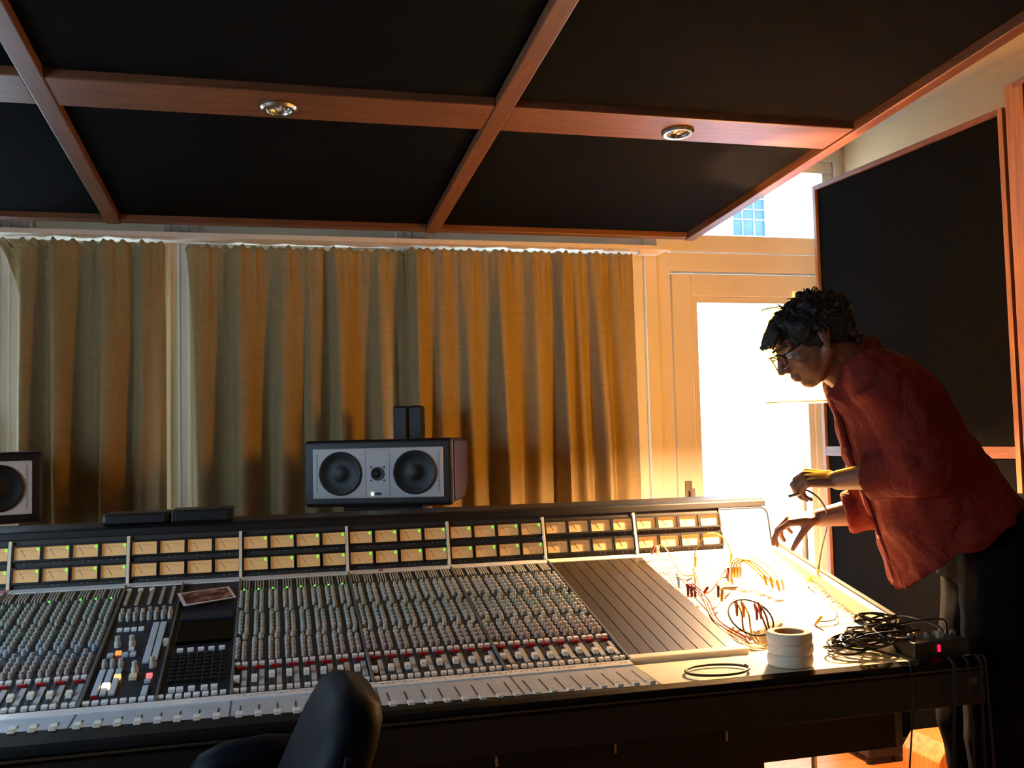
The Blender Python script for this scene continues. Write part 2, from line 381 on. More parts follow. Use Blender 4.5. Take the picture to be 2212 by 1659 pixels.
# ------------------------------------------------------------------ hanging ceiling of black cloth panels in a wooden grid
TS = math.tan(math.radians(3.7))
def zb(y): return 2.22 + TS*(1.0-y)
cloud = thing('ceiling_cloud', (0.15, -1.0, zb(1.0)), 'sloping hung ceiling of black cloth panels in wooden frame grid', 'ceiling panel')
def sbox(mb, x0, x1, y0, y1, lo, hi):
    """box that follows the slope of the hung ceiling; lo, hi above its underside"""
    vs = [(x, y, zb(y)+h) for x in (x0, x1) for y in (y0, y1) for h in (lo, hi)]
    return mb.add(vs, [(0,1,3,2),(4,6,7,5),(0,4,5,1),(2,3,7,6),(0,2,6,4),(1,5,7,3)])
XB = [-.95, 0.125, 1.385, 2.57]; YR = [0.985, -0.22, -1.46, -2.70]
for k, x in enumerate(XB):
    if k == 0 or k == len(XB)-1: a, b = x-.022, x+.022
    else: a, b = x-.027, x+.027
    obj('beam', sbox(MB(), a, b, YR[-1]-.09, YR[0]+.02, -.004, .14), M_WOODY, cloud, bevel=.003)
for k, y in enumerate(YR):
    a, b = (y-.02, y+.02) if k == 0 else (y-.09, y+.09)
    for i in range(len(XB)-1):
        obj('cross_beam', sbox(MB(), XB[i]+.0275, XB[i+1]-.0275, a, b, 0, .13), M_WOODX, cloud, bevel=.003)
for i in range(len(XB)-1):
    for k in range(len(YR)-1):
        y1 = YR[k]-.021 if k == 0 else YR[k]-.091
        obj('panel', sbox(MB(), XB[i]+.0285, XB[i+1]-.0285, YR[k+1]+.091, y1, .022, .10), M_FABRIC, cloud, bevel=.006)
for x in (-.8, .125, 2.4):
    for y in (.7, -1.2, -2.6): obj('hanger_wire', MB().cyl((x, y, zb(y)+.1), (x, y, ZC), .005, n=8), M_ALU, cloud)
for k, x in enumerate((0.746, 1.975)):
    z = zb(-.208)
    d = thing('ceiling_downlight', (x, -.208, z), 'round chrome downlight, unlit, in the beam above the ' + ('speaker' if k == 0 else 'patch bay'), 'downlight', 'downlights in the wooden beam')
    nrm = Vector((0, -TS, -1)).normalized()
    obj('trim_ring', MB().lathe([(.030, -.012), (.050, -.002), (.052, .004), (.046, .011), (.036, .010), (.031, .004), (.030, -.012)], (x, -.208, z), nrm, 32, False), M_CHROME, d, smooth=True)
    nr2 = (nrm + Vector((.25, -.1, 0))).normalized()
    obj('gimbal', MB().lathe([(.029, -.006), (.031, .006), (.027, .009), (.024, .004), (.014, -.008), (.004, -.010)], (x, -.208, z), nr2, 28), M_CHROME, d, smooth=True)
    bm_ = MB().lathe([(.001, -.002), (.007, .0), (.009, .004), (.006, .009), (.001, .010)], Vector((x, -.208, z)), nr2, 16)
    for q in range(5):
        a = 2*math.pi*q/5; bm_.ell(Vector((x, -.208, z))+nr2*.002+Vector((.014*math.cos(a), .014*math.sin(a), 0)), (.004, .004, .004), None, 8, 6)
    obj('bulb', bm_, mat('lamp_glass', 'd9d6cc', .1, spec=.8), d, smooth=True)

# ------------------------------------------------------------------ framed black cloth panels along the right wall
def wall_panel(p0, p1, ztop, zrail, label, stile=.022):
    """p0 far end, p1 near end of the face; body goes back towards +X"""
    p0 = Vector((*p0, 0)); p1 = Vector((*p1, 0)); u = (p1-p0).normalized(); L = (p1-p0).length; n = Vector((-u.y, u.x, 0))
    if n.x < 0: n = -n
    mtx = Matrix((u, n, Vector((0, 0, 1)))).transposed()
    root = thing('acoustic_wall_panel', (p0+p1)/2 + n*.05, label, 'acoustic panel')
    def bx(a0, a1, b0, b1, c0, c1):
        return MB().box(p0 + u*((a0+a1)/2) + n*((b0+b1)/2) + Vector((0, 0, (c0+c1)/2)), (a1-a0, b1-b0, c1-c0), mtx)
    obj('stile', bx(0, .022, 0, .12, 0, ztop), M_WOODZ, root, bevel=.002); obj('stile', bx(L-stile, L, 0, .12, 0, ztop), M_WOODZ, root, bevel=.002)
    for a, b in ((ztop-.022, ztop), (zrail-.022, zrail+.022), (0.0, .06)):
        obj('rail', bx(.022, L-stile, 0, .12, a, b), M_WOODY, root, bevel=.002)
    obj('panel', bx(.023, L-stile-.001, .012, .11, zrail+.023, ztop-.023), M_FABRIC, root, bevel=.004)
    obj('panel', bx(.023, L-stile-.001, .012, .11, .061, zrail-.023), M_FABRIC, root, bevel=.004)
    return root
wall_panel((3.204, .995), (3.284, -.12), 2.49, 1.243, 'tall black cloth panel in thin wooden frame behind the man')
r2 = wall_panel((3.288, -.135), (3.20, -1.30), 2.56, 1.25, 'wood-edged acoustic panel with wide wooden stile at the corner of the tall panel')
obj('corner_board', MB().box((3.30, -.178, 1.28), (.03, .085, 2.56)), M_WOODZ, r2, bevel=.002)

# ------------------------------------------------------------------ curtains
def curtain(xl_top, xl_bot, xr_top, xr_bot, ridges, y0, label, seed, zt=2.174, zbt=.04):
    rr = random.Random(seed); nx = max(60, int((xr_top-xl_top)/.006)); nzv = 30; vs = []; fs = []
    W = xr_bot-xl_bot
    for j in range(nzv+1):
        q = j/nzv; q = q**1.25
        z = zt + (zbt-zt)*q
        for i in range(nx+1):
            s = i/nx
            xl = xl_top+(xl_bot-xl_top)*min(1, q*9)**.6; xr = xr_top+(xr_bot-xr_top)*q
            x = xl+(xr-xl)*s
            d = 0
            for (rx, am, wl, wr) in ridges:                     # broad folds, fixed along the height with a small drift
                c = rx + .012*math.sin(3*q+rx*11)
                t = (x-c)/(wl if x < c else wr)
                if abs(t) < 1: d = max(d, am*2.1*(.5+.5*math.cos(math.pi*t))**1.15)
            amp = .30 + .70*min(1, q*2.2)
            fine = .006*math.sin(x*95+seed)*max(0, 1-q*5) + .004*math.sin(x*231+seed*2)*max(0, 1-q*7)
            fine += .0015*math.sin(x*37+2.1*math.sin(5*q+seed))*min(1, q*3)
            zz = z + (.006*math.sin(x*170+seed)+.004*math.sin(x*97) if j == 0 else 0)
            vs.append((x, y0 - d*amp + fine, zz))
    for j in range(nzv):
        for i in range(nx):
            a = j*(nx+1)+i; fs.append((a, a+1, a+nx+2, a+nx+1))
    o = obj('curtain', MB().add(vs, fs), M_CURT, None, smooth=True, label=label, cat='curtain', group='linen curtains along the back wall')
    sd = o.modifiers.new('thickness', 'SOLIDIFY'); sd.thickness = .003; sd.offset = 1
    return o
curtain(-.34, -.243, .303, .303, [(-.215, .04, .04, .09), (-.10, .055, .045, .11), (.065, .06, .045, .15), (.22, .04, .06, .09)], 1.15, 'beige linen curtain drawn beside the gap, behind the two low black speakers', 3)
curtain(.372, .396, 1.335, 1.325, [(.43, .035, .05, .12), (.585, .055, .045, .13), (.76, .045, .05, .13), (.90, .03, .05, .09), (1.01, .06, .045, .12), (1.17, .040, .05, .10), (1.27, .010, .04, .06)], 1.195, 'beige linen curtain with edge overlapped by its neighbour behind the speaker', 11)
curtain(1.29, 1.30, 2.348, 2.352, [(1.325, .05, .03, .08), (1.445, .025, .04, .09), (1.57, .03, .05, .08), (1.70, .055, .05, .10), (1.86, .04, .07, .10), (1.995, .06, .045, .08), (2.085, .03, .04, .06), (2.165, .055, .045, .08), (2.27, .028, .06, .10)], 1.145, 'beige linen curtain hanging next to the garden door', 23)
tr_ = MB().bb(-.95, 2.50, 1.07, 1.20, 2.186, 2.205); tr_.bb(2.37, 2.46, 1.10, 1.14, 2.17, 2.186)
for x in (-.3, .38, 1.3, 2.42): tr_.bb(x-.012, x+.012, 1.155, YB, 2.19, 2.205)
obj('curtain_rail', tr_, M_WHITE, None, label='white curtain rail over the linen curtains', cat='curtain rail')

# ================================================================== FLOOR LAMP
LX, LY = 2.455, -.06
lamp = thing('floor_lamp', (LX, LY, 0), 'lit floor lamp with yellow drum shade on thin metal pole', 'lamp')
obj('base', MB().lathe([(.14, 0), (.14, .012), (.13, .02), (.02, .026), (.016, .05)], (LX, LY, 0), n=40), M_ALU, lamp, smooth=True)
obj('pole', MB().cyl((LX, LY, .02), (LX, LY, 1.815), .0095, n=20), M_ALU, lamp, smooth=True)
SH = shade_mat()
shd = obj('lamp_shade', MB().lathe([(.113, 1.435), (.113, 1.756)], (LX, LY, 0), n=64, cap=False), SH, lamp, smooth=True)
rg = MB()
for z in (1.437, 1.754): rg.tube([(LX+.113*math.cos(a), LY+.113*math.sin(a), z) for a in np.linspace(0, 2*math.pi, 49)[:-1]], .0025, 6, True)
for k in range(3):
    a = 2.1*k+.5; rg.cyl((LX, LY, 1.754), (LX+.113*math.cos(a), LY+.113*math.sin(a), 1.754), .002, n=6)
obj('shade_ring', rg, M_ALU, shd)
BX, BY, BZ = LX-.045, LY-.045, 1.482
sk = MB().cyl((BX, BY, 1.52), (BX, BY, 1.58), .018, .016, 20); sk.tube([(BX, BY, 1.575), (BX, BY, 1.60), (LX, LY, 1.60)], .006, 8)
obj('socket', sk, M_BLACK, lamp)
M_BULB = emit('warm_bulb', 'ffffff', LAMP_POWER); M_BULB.node_tree.nodes['Principled BSDF'].inputs['Emission Color'].default_value = (1.0, .60, .30, 1)
obj('bulb', MB().lathe([(.013, .045), (.018, .03), (.028, .012), (.03, 0), (.026, -.014), (.015, -.026), (.001, -.03)], (BX, BY, BZ), n=20), M_BULB, lamp, smooth=True)

rl = bpy.data.lights.new('added_down_spot', 'SPOT'); rl.energy = 120; rl.color = (1.0, .60, .30); rl.spot_size = math.radians(150); rl.spot_blend = .7; rl.shadow_soft_size = .03
ro = bpy.data.objects.new('added_down_spot', rl); COL.objects.link(ro); ro.parent = lamp; ro.location = (BX-LX, BY-LY, BZ-.075)      # added spot below the bulb, keeps the patch bay bright

# ================================================================== LOUDSPEAKERS on stands
M_BAFF = mat('white_baffle', 'c9c6c8', .5, var=.03); M_SPKSIDE = mat('brown_speaker_side', '3b1f1a', .4, var=.2, scale=6)
M_CONE = mat('speaker_cone', '060607', .5, var=.3, scale=30)
def speaker(cx, cy, zc, ang, label):
    """cx,cy centre of the front edge, faces (-sin, -cos) of ang"""
    W, H, D = .548, .242, .36
    fx = Vector((math.cos(ang), -math.sin(ang), 0)); bk = Vector((math.sin(ang), math.cos(ang), 0)); up = Vector((0, 0, 1)); c = Vector((cx, cy, zc))
    def P(a, b, h): return c + fx*a + bk*b + up*h
    mtx = Matrix((fx, bk, up)).transposed()
    root = thing('studio_speaker', P(0, D/2, -H/2), label, 'speaker', 'white-faced studio speakers')
    m = MB(); m.box(P(0, D/2, 0), (W-.028, D, H), mtx)
    obj('cabinet', m, M_BLACK, root, bevel=.018, seg=4)
    for s in (-1, 1):
        poly = [(.035, -H/2+.015), (.035, H/2-.012), (D-.02, H/2-.012), (D-.02, -H/2+.07), (D-.10, -H/2+.015)]
        vs = [P(s*(W/2-.015), a, b) for a, b in poly] + [P(s*W/2, a, b) for a, b in poly]; n = len(poly)
        obj('side_panel', MB().add(vs, [(i, (i+1) % n, n+(i+1) % n, n+i) for i in range(n)]+[tuple(range(n)), tuple(range(n, 2*n))]), M_SPKSIDE, root, bevel=.004)
    obj('surround', MB().box(P(0, -.004, 0), (W, .03, H), mtx), M_BLACK, root, bevel=.014, seg=4)
    baf = obj('baffle', MB().box(P(0, -.0195, 0), (W-.068, .008, H-.062), mtx), M_BAFF, root, bevel=.003)
    for s in (-1, 1):
        wf = obj('woofer', MB().lathe([(.079, -.001), (.079, .005), (.074, .008), (.068, .007), (.058, .003), (.032, .001), (.028, .002), (.018, .005), (.0, .007)], P(s*.137, -.0235, 0), -bk, 40), M_CONE, root, smooth=True)
        obj('mesh_ring', MB().tube([P(s*.137, -.0275, 0)+fx*.0765*math.cos(a)+up*.0765*math.sin(a) for a in np.linspace(0, 6.2832, 41)[:-1]], .003, 6, True), M_BLACKR, wf)
    obj('tweeter', MB().lathe([(.0245, -.001), (.0245, .003), (.019, .003), (.013, .001), (.012, .002), (.006, .006), (0, .007)], P(0, -.0235, -.003), -bk, 28), M_CONE, root, smooth=True)
    pl = MB()
    for a, b, w_, h_ in ((-.044, 0, .0012, .165), (.044, 0, .0012, .165), (0, .083, .088, .0012)): pl.box(P(a, -.0238, b), (w_, .001, h_), mtx)
    obj('tweeter_plate_line', pl, mat('grey_line', '8c898b', .5), baf)
    for a in (-1, 1):
        for b in (-1, 1): obj('screw', MB().cyl(P(a*.024, -.0235, -.003+b*.024), P(a*.024, -.0255, -.003+b*.024), .0036, n=10), M_BLACK, baf)
    obj('badge', MB().box(P(.0, -.0245, -.075), (.022, .003, .009), mtx), M_BLACK, baf)
    obj('power_light', MB().ell(P(-.02, -.0245, -.075), (.004, .003, .006), None, 10, 8), emit('speaker_led', 'dfffc0', 6), baf)
    tx = MB()                                                   # faint lettering up both edges of the face
    for s in (-1, 1):
        q = -.07
        while q < .072:
            l = R2.uniform(.003, .007); tx.box(P(s*.224, -.0238, q+l/2), (.006, .0008, l), mtx); q += l+.0035
    obj('edge_lettering', tx, mat('grey_print', '8f8d98', .6), baf, kind='stuff')
    ft = MB()
    return root, P, mtx
SPK1 = speaker(1.094, .53, 1.226, math.radians(20), 'white-faced studio speaker on twin posts in front of the overlapping curtains')
SPK2 = speaker(-.305, .53, 1.214, math.radians(-20), 'white-faced studio speaker before the curtain with the bare window strip beside it')
def stand(P, mtx, label, post):
    root = thing('speaker_stand', (P(0, .2, 0).x, P(0, .2, 0).y, 0), label, 'speaker stand', 'black speaker stands')
    obj('cradle', MB().box(P(0, .18, -.131), (.30, .26, .018), mtx), M_BLACK, root, bevel=.004)
    c = P(post, .40, 0)
    for s in (-1, 1):
        q = P(post+s*.031, .40, 0); obj('post', MB().box((q.x, q.y, .745), (.058, .058, 1.47), mtx), M_BLACK, root, bevel=.008)
    obj('arm', MB().box(P(post, .345, -.131), (.12, .09, .016), mtx), M_BLACK, root, bevel=.002)
    obj('base', MB().box((c.x, c.y-.06, .01), (.36, .28, .02), mtx), M_BLACK, root, bevel=.004)
stand(SPK1[1], SPK1[2], 'black twin-post stand carrying the speaker before the curtains', .03)
stand(SPK2[1], SPK2[2], 'black twin-post stand carrying the speaker next to the bare window strip', -.03)
p = SPK1[1]
obj('speaker_cable', MB().tube(spline([p(-.12, .12, -.142), p(-.12, .10, -.25), p(-.11, .10, -.6), p(-.10, .12, -1.0), Vector((p(-.1, .2, 0).x, p(0, .2, 0).y, .005))]), .005, 8), M_BLACKR, None, label='thin black cable hanging below the speaker before the curtains', cat='cable')

# ================================================================== MIXING CONSOLE
BAY = .312; Z0 = .95
SD = Vector((0, -.9762, -.2170)); SN = Vector((0, -.2170, .9762))
def S(x, s, h=0.0): return Vector((x, 0, Z0)) + SD*s + SN*h
SM = Matrix((Vector((1, 0, 0)), -SD, SN)).transposed()           # box axes: X, up the slope, normal
SROT = SM.to_euler()
BR = Vector((0, .02306, .12996)).normalized(); BN = Vector((0, -.12996, .02306)).normalized()   # up the meter bridge, out of it
BR = Vector((0, .031, .131)).normalized(); BN = Vector((0, -BR.z, BR.y)); BH = .1346
def Bp(x, t, h=0.0): return Vector((x, 0, Z0)) + BR*t + BN*h
BM = Matrix((Vector((1, 0, 0)), BR, BN)).transposed()
BROT = BM.to_euler()
CX0, CX1 = -.33, 2.385
con = thing('mixing_console', (1.03, -.35, 0), 'large grey mixing console with cream level meters and rows of knobs', 'mixing console')
M_PAN = mat('console_panel', '3a3d42', .5, var=.1, scale=12)
M_BODY = mat('console_body', '121214', .55, var=.2, scale=6)
M_NAVY = mat('console_navy_panel', '1c2230', .45, var=.12, scale=10)
M_SILV = mat('scribble_strip', 'f4f7f8', .18, var=.06, scale=30, coat=1.0)
M_FADP = mat('fader_panel', 'b4bfcc', .24, var=.08, scale=30)
M_CREAM = mat('patch_panel_cream', 'e4dcc4', .55, var=.03, scale=8)
M_DIV = mat('divider_trim', '6d7276', .4, .3, var=.1)

def Yz(s, h=0): v = S(0, s, h); return (v.y, v.z)
body = MB()
body.prism([Yz(0, -.075), Yz(.743, -.075), (-.93, .695), (-.93, .68), (-.60, .665), (-.60, .46), (.22, .46), (.22, 1.02), (.055, 1.02)], CX0, CX1)
obj('body', body, M_BODY, con)
for x in (-.1, 1.66):
    lg = MB().bb(x, x+.42, -.42, .12, .05, .462); lg.bb(x-.02, x+.44, -.55, .2, 0, .05); obj('pedestal', lg, M_BODY, con, bevel=.006)
for x in (.0, .312, .624, .936, 1.248, 1.56, 1.872):
    obj('front_strip', MB().bb(x-.003, x+.003, -.606, -.599, .53, .607), mat('strip_copper', 'd8bfa4', .4, var=.04), con)
# meter bridge ------------------------------------------------------
bridge = obj('meter_bridge', MB().prism([(.0, .925), (.0, .95), Bp(0, BH+.004)[1:], (.055, 1.098), (.23, 1.098), (.23, 1.0), (.06, .93)], CX0, 2.184), mat('bridge_panel', '3b3733', .5, var=.1), con, bevel=.003)
obj('bridge_top_rail', MB().prism([(.026, 1.0845), (.030, 1.106), (.045, 1.112), (.24, 1.112), (.24, 1.098), (.05, 1.0985)], CX0, 2.362), M_BLACK, bridge, bevel=.003)
ep = MB(); x0, x1, r = 2.184, 2.360, .022; pts = [(x0, -.004), (x1, -.004)]
for k in range(7):
    a = math.pi/2*k/6; pts.append((x1-r+r*math.cos(a), BH-.004-r+r*math.sin(a)))
pts.append((x0, BH-.004)); n = len(pts)
ep.add([Bp(a, b, -.04) for a, b in pts]+[Bp(a, b, .004) for a, b in pts], [(i, (i+1) % n, n+(i+1) % n, n+i) for i in range(n)]+[tuple(reversed(range(n))), tuple(range(n, 2*n))])
obj('end_plate', ep, M_CREAM, bridge)
oc = [Bp(x1+.004, -.004, .0)]
for k in range(7):
    a = math.pi/2*k/6; oc.append(Bp(x1-r+(r+.004)*math.cos(a), BH-.004-r+(r+.004)*math.sin(a), .0))
oc.append(Bp(x0, BH+.0, .0))
obj('end_plate_edge', MB().tube(oc, .005, 8), M_BLACK, bridge)
obj('bridge_end_cap', MB().prism([(.035, .93), (.055, 1.09), (.22, 1.09), (.22, .93)], 2.184, 2.362), M_BODY, bridge)
sepme = meshdata('divider', MB().box((0, 0, .003), (.0085, BH, .014)), mat('divider_pale', 'f6e8d6', .4, var=.04), .001)
for i in range(-1, 7): inst(sepme, 'divider', bridge, Bp(i*BAY if i >= 0 else -.312, BH/2, .003), BROT)
VW, VH = .067, .0365
frame = MB()
for (cx, cy, w_, h_) in ((0, VH/2+.003, VW+.012, .006), (0, -VH/2-.003, VW+.012, .006), (VW/2+.003, 0, .006, VH), (-VW/2-.003, 0, .006, VH)): frame.box((cx, cy, .003), (w_, h_, .012))
vume = meshdata('level_meter', frame, M_BLACK)
M_FACE = mat('meter_face', 'e4bc82', .45, var=.05, scale=40)
_b = M_FACE.node_tree.nodes['Principled BSDF']; _b.inputs['Emission Color'].default_value = lin('eea860'); _b.inputs['Emission Strength'].default_value = .24     # emission added to the faces, in place of lamp light on them
faceme = meshdata('meter_face', MB().box((0, 0, 0), (VW, VH, .003)), M_FACE)
ndl = MB(); ndl.box((-.012, .002, .0), (.0012, .026, .0006), Matrix.Rotation(.55, 3, 'Z'))
for k in range(9): ndl.box((-.024+.006*k, .010-.0006*(k-4)**2*.5, 0), (.0007, .004, .0006))
ndlme = meshdata('needle_and_scale', ndl, mat('meter_print', 'a08a66', .6))
ledme = meshdata('green_led', MB().ell((0, 0, 0), (.0026, .0042, .002), None, 8, 6), emit('green_led', '5dff2a', 2.2))
tickme = meshdata('label_marks', MB().box((-.008, 0, 0), (.004, .003, .0008)).box((.008, 0, 0), (.004, .003, .0008)), mat('white_print', '9c978c', .6))
for b in range(-1, 7):
    for i in range(4):
        for r_ in range(2):
            x = b*BAY + .0395 + i*.0765 + .004; t = .0990 if r_ == 0 else .0365
            vm = inst(vume, 'level_meter', bridge, Bp(x, t, .001), BROT)
            inst(faceme, 'meter_face', bridge, Bp(x, t, -.0005+.0016), BROT)
            inst(ndlme, 'needle_and_scale', bridge, Bp(x, t, .0032), BROT)
            if b in (-1, 0, 2, 3, 4): inst(ledme, 'green_led', bridge, Bp(x+VW/2-.006, t+.012, .004), BROT)
            inst(tickme, 'label_marks', bridge, Bp(x, t-.0275, .0006), BROT)
# scribble strip under the bridge
obj('label_strip', MB().box(S(.615, .0165, -.016), (1.89, .031, .036), SM), M_SILV, con, bevel=.002)
obj('label_strip', MB().box(S(1.966, .0165, -.016), (.812-.002, .031, .036), SM), M_CREAM, con, bevel=.002)
obj('pink_label', MB().box(S(-.012, .017, .0026), (.03, .024, .001), SM), mat('pink_label', 'd98a96', .6), con)
obj('red_sticker', MB().box(S(1.035, .017, .0026), (.012, .01, .001), SM), mat('red_sticker', 'a02a2a', .6), con)
# ---- channel strips
CH = BAY/8
M_KG = [mat('knob_grey', 'bab7ae', .5, var=.05), mat('knob_green_grey', 'a6aca0', .5, var=.05), mat('knob_brown_grey', 'b3a69e', .5, var=.05), mat('knob_blue_grey', 'a4abb0', .5, var=.05)]
def knobmesh(m):
    k = MB().lathe([(.0062, 0), (.0060, .008), (.0048, .009), (.0045, .0145), (.0040, .015)], (0, 0, 0), n=10); k.box((0, .0035, .0153), (.001, .0025, .0008))
    return meshdata('knob', k, m, smooth=True)
KM = [knobmesh(m) for m in M_KG]
stripme = meshdata('channel_strip', MB().box((0, 0, -.0275), (CH-.0012, .711, .055)), M_PAN, .0008)
bank = MB()
for k in range(4): bank.box((-.0135+k*.0072, 0, .003), (.0032, .062, .006))
bankme = meshdata('button_bank', bank, mat('button_grey', 'b4b4ae', .5))
wbtn = meshdata('white_button', MB().box((0, 0, .004), (.0125, .012, .008)), mat('white_button', 'f0e9e2', .45), .001)
redme = meshdata('red_cut_button', MB().box((0, 0, .0035), (.019, .0075, .007)), mat('red_button', 'a8121a', .4), .001)
greyf = meshdata('grey_strip', MB().box((0, 0, .002), (.011, .075, .004)), mat('grey_strip', 'b0b2b6', .5))
slotm = meshdata('fader_slot', MB().box((0, 0, .0004), (.0022, .085, .0008)), M_BLACK)
sfad = meshdata('small_fader_cap', MB().prism([(-.011, 0), (-.008, .012), (-.002, .010), (.002, .010), (.008, .012), (.011, 0)], -.0065, .0065), mat('fader_white', 'f4f0e4', .4), .0008)
lfad = meshdata('fader_cap', MB().prism([(-.013, .002), (-.010, .015), (-.003, .0115), (.003, .0115), (.010, .015), (.013, .002)], -.0068, .0068), mat('fader_white', 'f4f0e4', .4), .0008)
stuff = [MB() for _ in KM]
kv = [(np.array([v.co for v in me.vertices]), [tuple(p.vertices) for p in me.polygons]) for me in KM]
SMn = np.array(SM)
nk = 0
ROWS = [.150+.0245*k for k in range(18)]
for b in (-1, 0, 2, 3, 4):
    for i in range(8):
        x = b*BAY + CH*(i+.5)
        st = inst(stripme, 'channel_strip', con, S(x, .0335+.3555, 0), SROT)
        st.name = 'channel_strip'
        inst(bankme, 'button_bank', con, S(x-.002, .075, 0), SROT)
        for k, s in enumerate(ROWS):
            for c in (0, 1):
                if c == 0 and k in (5, 12) or c == 1 and k in (6, 13): continue
                xx = x-.0125+.0155*c + (.003 if (k > 5 and k < 12) else 0)
                mi = [0, 1, 0, 2][(k//5)] if b >= 2 else [1, 1, 3, 2][(k//5)]
                if c == 1 and k % 7 == 3: mi = 2
                if k >= 13 and b >= 0 and nk < 300:
                    inst(KM[mi], 'knob', con, S(xx, s, 0), SROT); nk += 1
                else:
                    vv, ff = kv[mi]; w_ = vv @ SMn.T + np.array(S(xx, s, 0)); stuff[mi].add([Vector(q) for q in w_], ff)
        if b == 2 or (b == 0 and i in (3, 5, 6, 7)): inst(ledme, 'channel_led', con, S(x-.006, .128, .009), SROT)
        for c in (0, 1): inst(wbtn, 'white_button', con, S(x-.010+.0165*c, .598, 0), SROT)
        inst(redme, 'red_button', con, S(x-.001, .6165, 0), SROT)
        ds = R2.choice((0, .004, .008, -.004, .006)) if b != 2 else (0, 0, -.014, -.014, -.012, -.010, -.010, -.008)[i]
        inst(slotm, 'fader_slot', con, S(x-.010, .664, 0), SROT)
        inst(sfad, 'small_fader_cap', con, S(x-.010, .676+ds, .0005), SROT)
        inst(greyf, 'grey_strip', con, S(x+.0065, .668, 0), SROT)
        for c in (0, 1): inst(wbtn, 'white_button', con, S(x-.010+.0165*c, .728, 0), SROT)
for mi, mb in enumerate(stuff):
    if mb.v: obj('knob_rows', mb, M_KG[mi], con, smooth=True, kind='stuff')
divme = meshdata('bay_trim', MB().box((0, 0, .003), (.006, .711, .012)), M_DIV, .001)
for x in (0, .312, .624, .936, 1.248, 1.56): inst(divme, 'bay_trim', con, S(x, .389, 0), SROT)
# ---- centre section
cpan = obj('centre_panel', MB().box(S(.389, .389, -.0275), (.151, .711, .055), SM).box(S(.545, .389, -.0275), (.156, .711, .055), SM), M_NAVY, con)
obj('bay_trim', MB().box(S(.4665, .389, .003), (.004, .711, .012), SM), M_DIV, con)
def btn(name, x, s, w_, l, hgt, m): return obj(name, MB().box(S(x, s, hgt/2), (w_, l, hgt), SM), m, cpan, bevel=.0008, seg=1)
M_BW = mat('button_white', 'eceff2', .45, var=.03); M_LB = mat('button_pale_blue', 'b8c8d6', .45, var=.05)
for k, x in enumerate((.323, .352, .384, .413, .440)): btn('button_column', x+.004, .115, .009, .12, .006, M_KG[1])
for k in range(3): btn('white_button', .325+.030*k, .066, .013, .012, .007, M_BW)
for k in range(8):
    kk = MB().lathe([(.0062, 0), (.006, .012), (.0048, .013), (.0045, .022), (.004, .0225)], S(.332+.0172*k, .245+.008*(k % 2), 0), SN, 12); obj('knob', kk, M_KG[0 if k % 2 else 1], cpan, smooth=True)
for k in range(8):
    kk = MB().lathe([(.0062, 0), (.006, .012), (.0048, .013), (.0045, .022), (.004, .0225)], S(.332+.0172*k, .275, 0), SN, 12); obj('knob', kk, M_KG[0], cpan, smooth=True)
for k in range(4): btn('white_button', .338+.0172*k, .342, .013, .014, .007, M_BW)
btn('button_column', .423, .427, .0145, .235, .006, M_LB); btn('button_column', .441, .420, .0145, .22, .006, M_LB)
for x, s in ((.347, .435), (.380, .435), (.405, .585), (.442, .565)):
    kk = MB().lathe([(.0085, 0), (.008, .012), (.0062, .014), (.006, .026), (.005, .027)], S(x, s, 0), SN, 14); obj('knob', kk, M_KG[0], cpan, smooth=True)
btn('amber_lamp_button', .355, .480, .014, .014, .007, emit('amber_soft', 'ff9a4a', .9))
for x in (.338, .372, .389): btn('white_button', x, .492, .013, .018, .007, M_LB)
btn('white_button', .382, .462, .012, .01, .007, M_BW)
for k, x in enumerate((.3345, .352, .3700)):
    btn('button_column', x, .632, .0125, .125, .006, M_LB)
    kk = MB().lathe([(.0065, 0), (.006, .012), (.0048, .013), (.0045, .02), (.004, .0205)], S(x, .550, 0), SN, 12); obj('knob', kk, M_KG[0], cpan, smooth=True)
btn('bright_lamp_button', .3535, .655, .0165, .020, .009, emit('amber_bright', 'ffd9a0', 2.6)); btn('amber_lamp_button', .3715, .612, .014, .015, .0085, emit('amber_mid', 'ffc37a', 1.2))
btn('cream_button', .405, .618, .016, .02, .009, mat('cream_button', 'd8d8b4', .45))
btn('pink_lamp_button', .440, .618, .013, .016, .008, emit('pink_lamp', 'ff7f86', .7)); btn('white_button', .4395, .643, .013, .012, .007, M_LB); btn('button_column', .4385, .690, .0125, .045, .006, M_LB)
btn('red_line_button', .336, .702, .012, .004, .0075, mat('red_button', '8c1016', .4)); btn('cream_knob', .460, .447, .012, .014, .016, mat('cream_knob', 'd6ccb8', .4))
for k in range(16): btn('white_button', .3245+.0188*k, .728, .0135, .013, .007, M_BW)
scr = obj('screen', MB().box(S(.547, .388, .004), (.132, .130, .008), SM), mat('dark_screen', '030303', .35, spec=.08), con, bevel=.002)
obj('screen_bezel', MB().box(S(.547, .300, .006), (.132, .04, .012), SM).box(S(.547, .262, .003), (.132, .012, .006), SM), M_NAVY, cpan, bevel=.002)
for k in range(5): btn('white_button', .496+.0243*k, .493, .014, .010, .008, M_BW)
keyme = meshdata('key', MB().box((0, 0, .004), (.013, .011, .008)), M_BLACK, .001)
for r_ in range(8):
    for k in range(7): inst(keyme, 'key', con, S(.489+.0185*k, .519+.0195*r_, 0), SROT)
for k, x in enumerate((.496, .513, .538, .565, .586)): btn('white_button', x, .700, .014, .013, .009, M_BW)
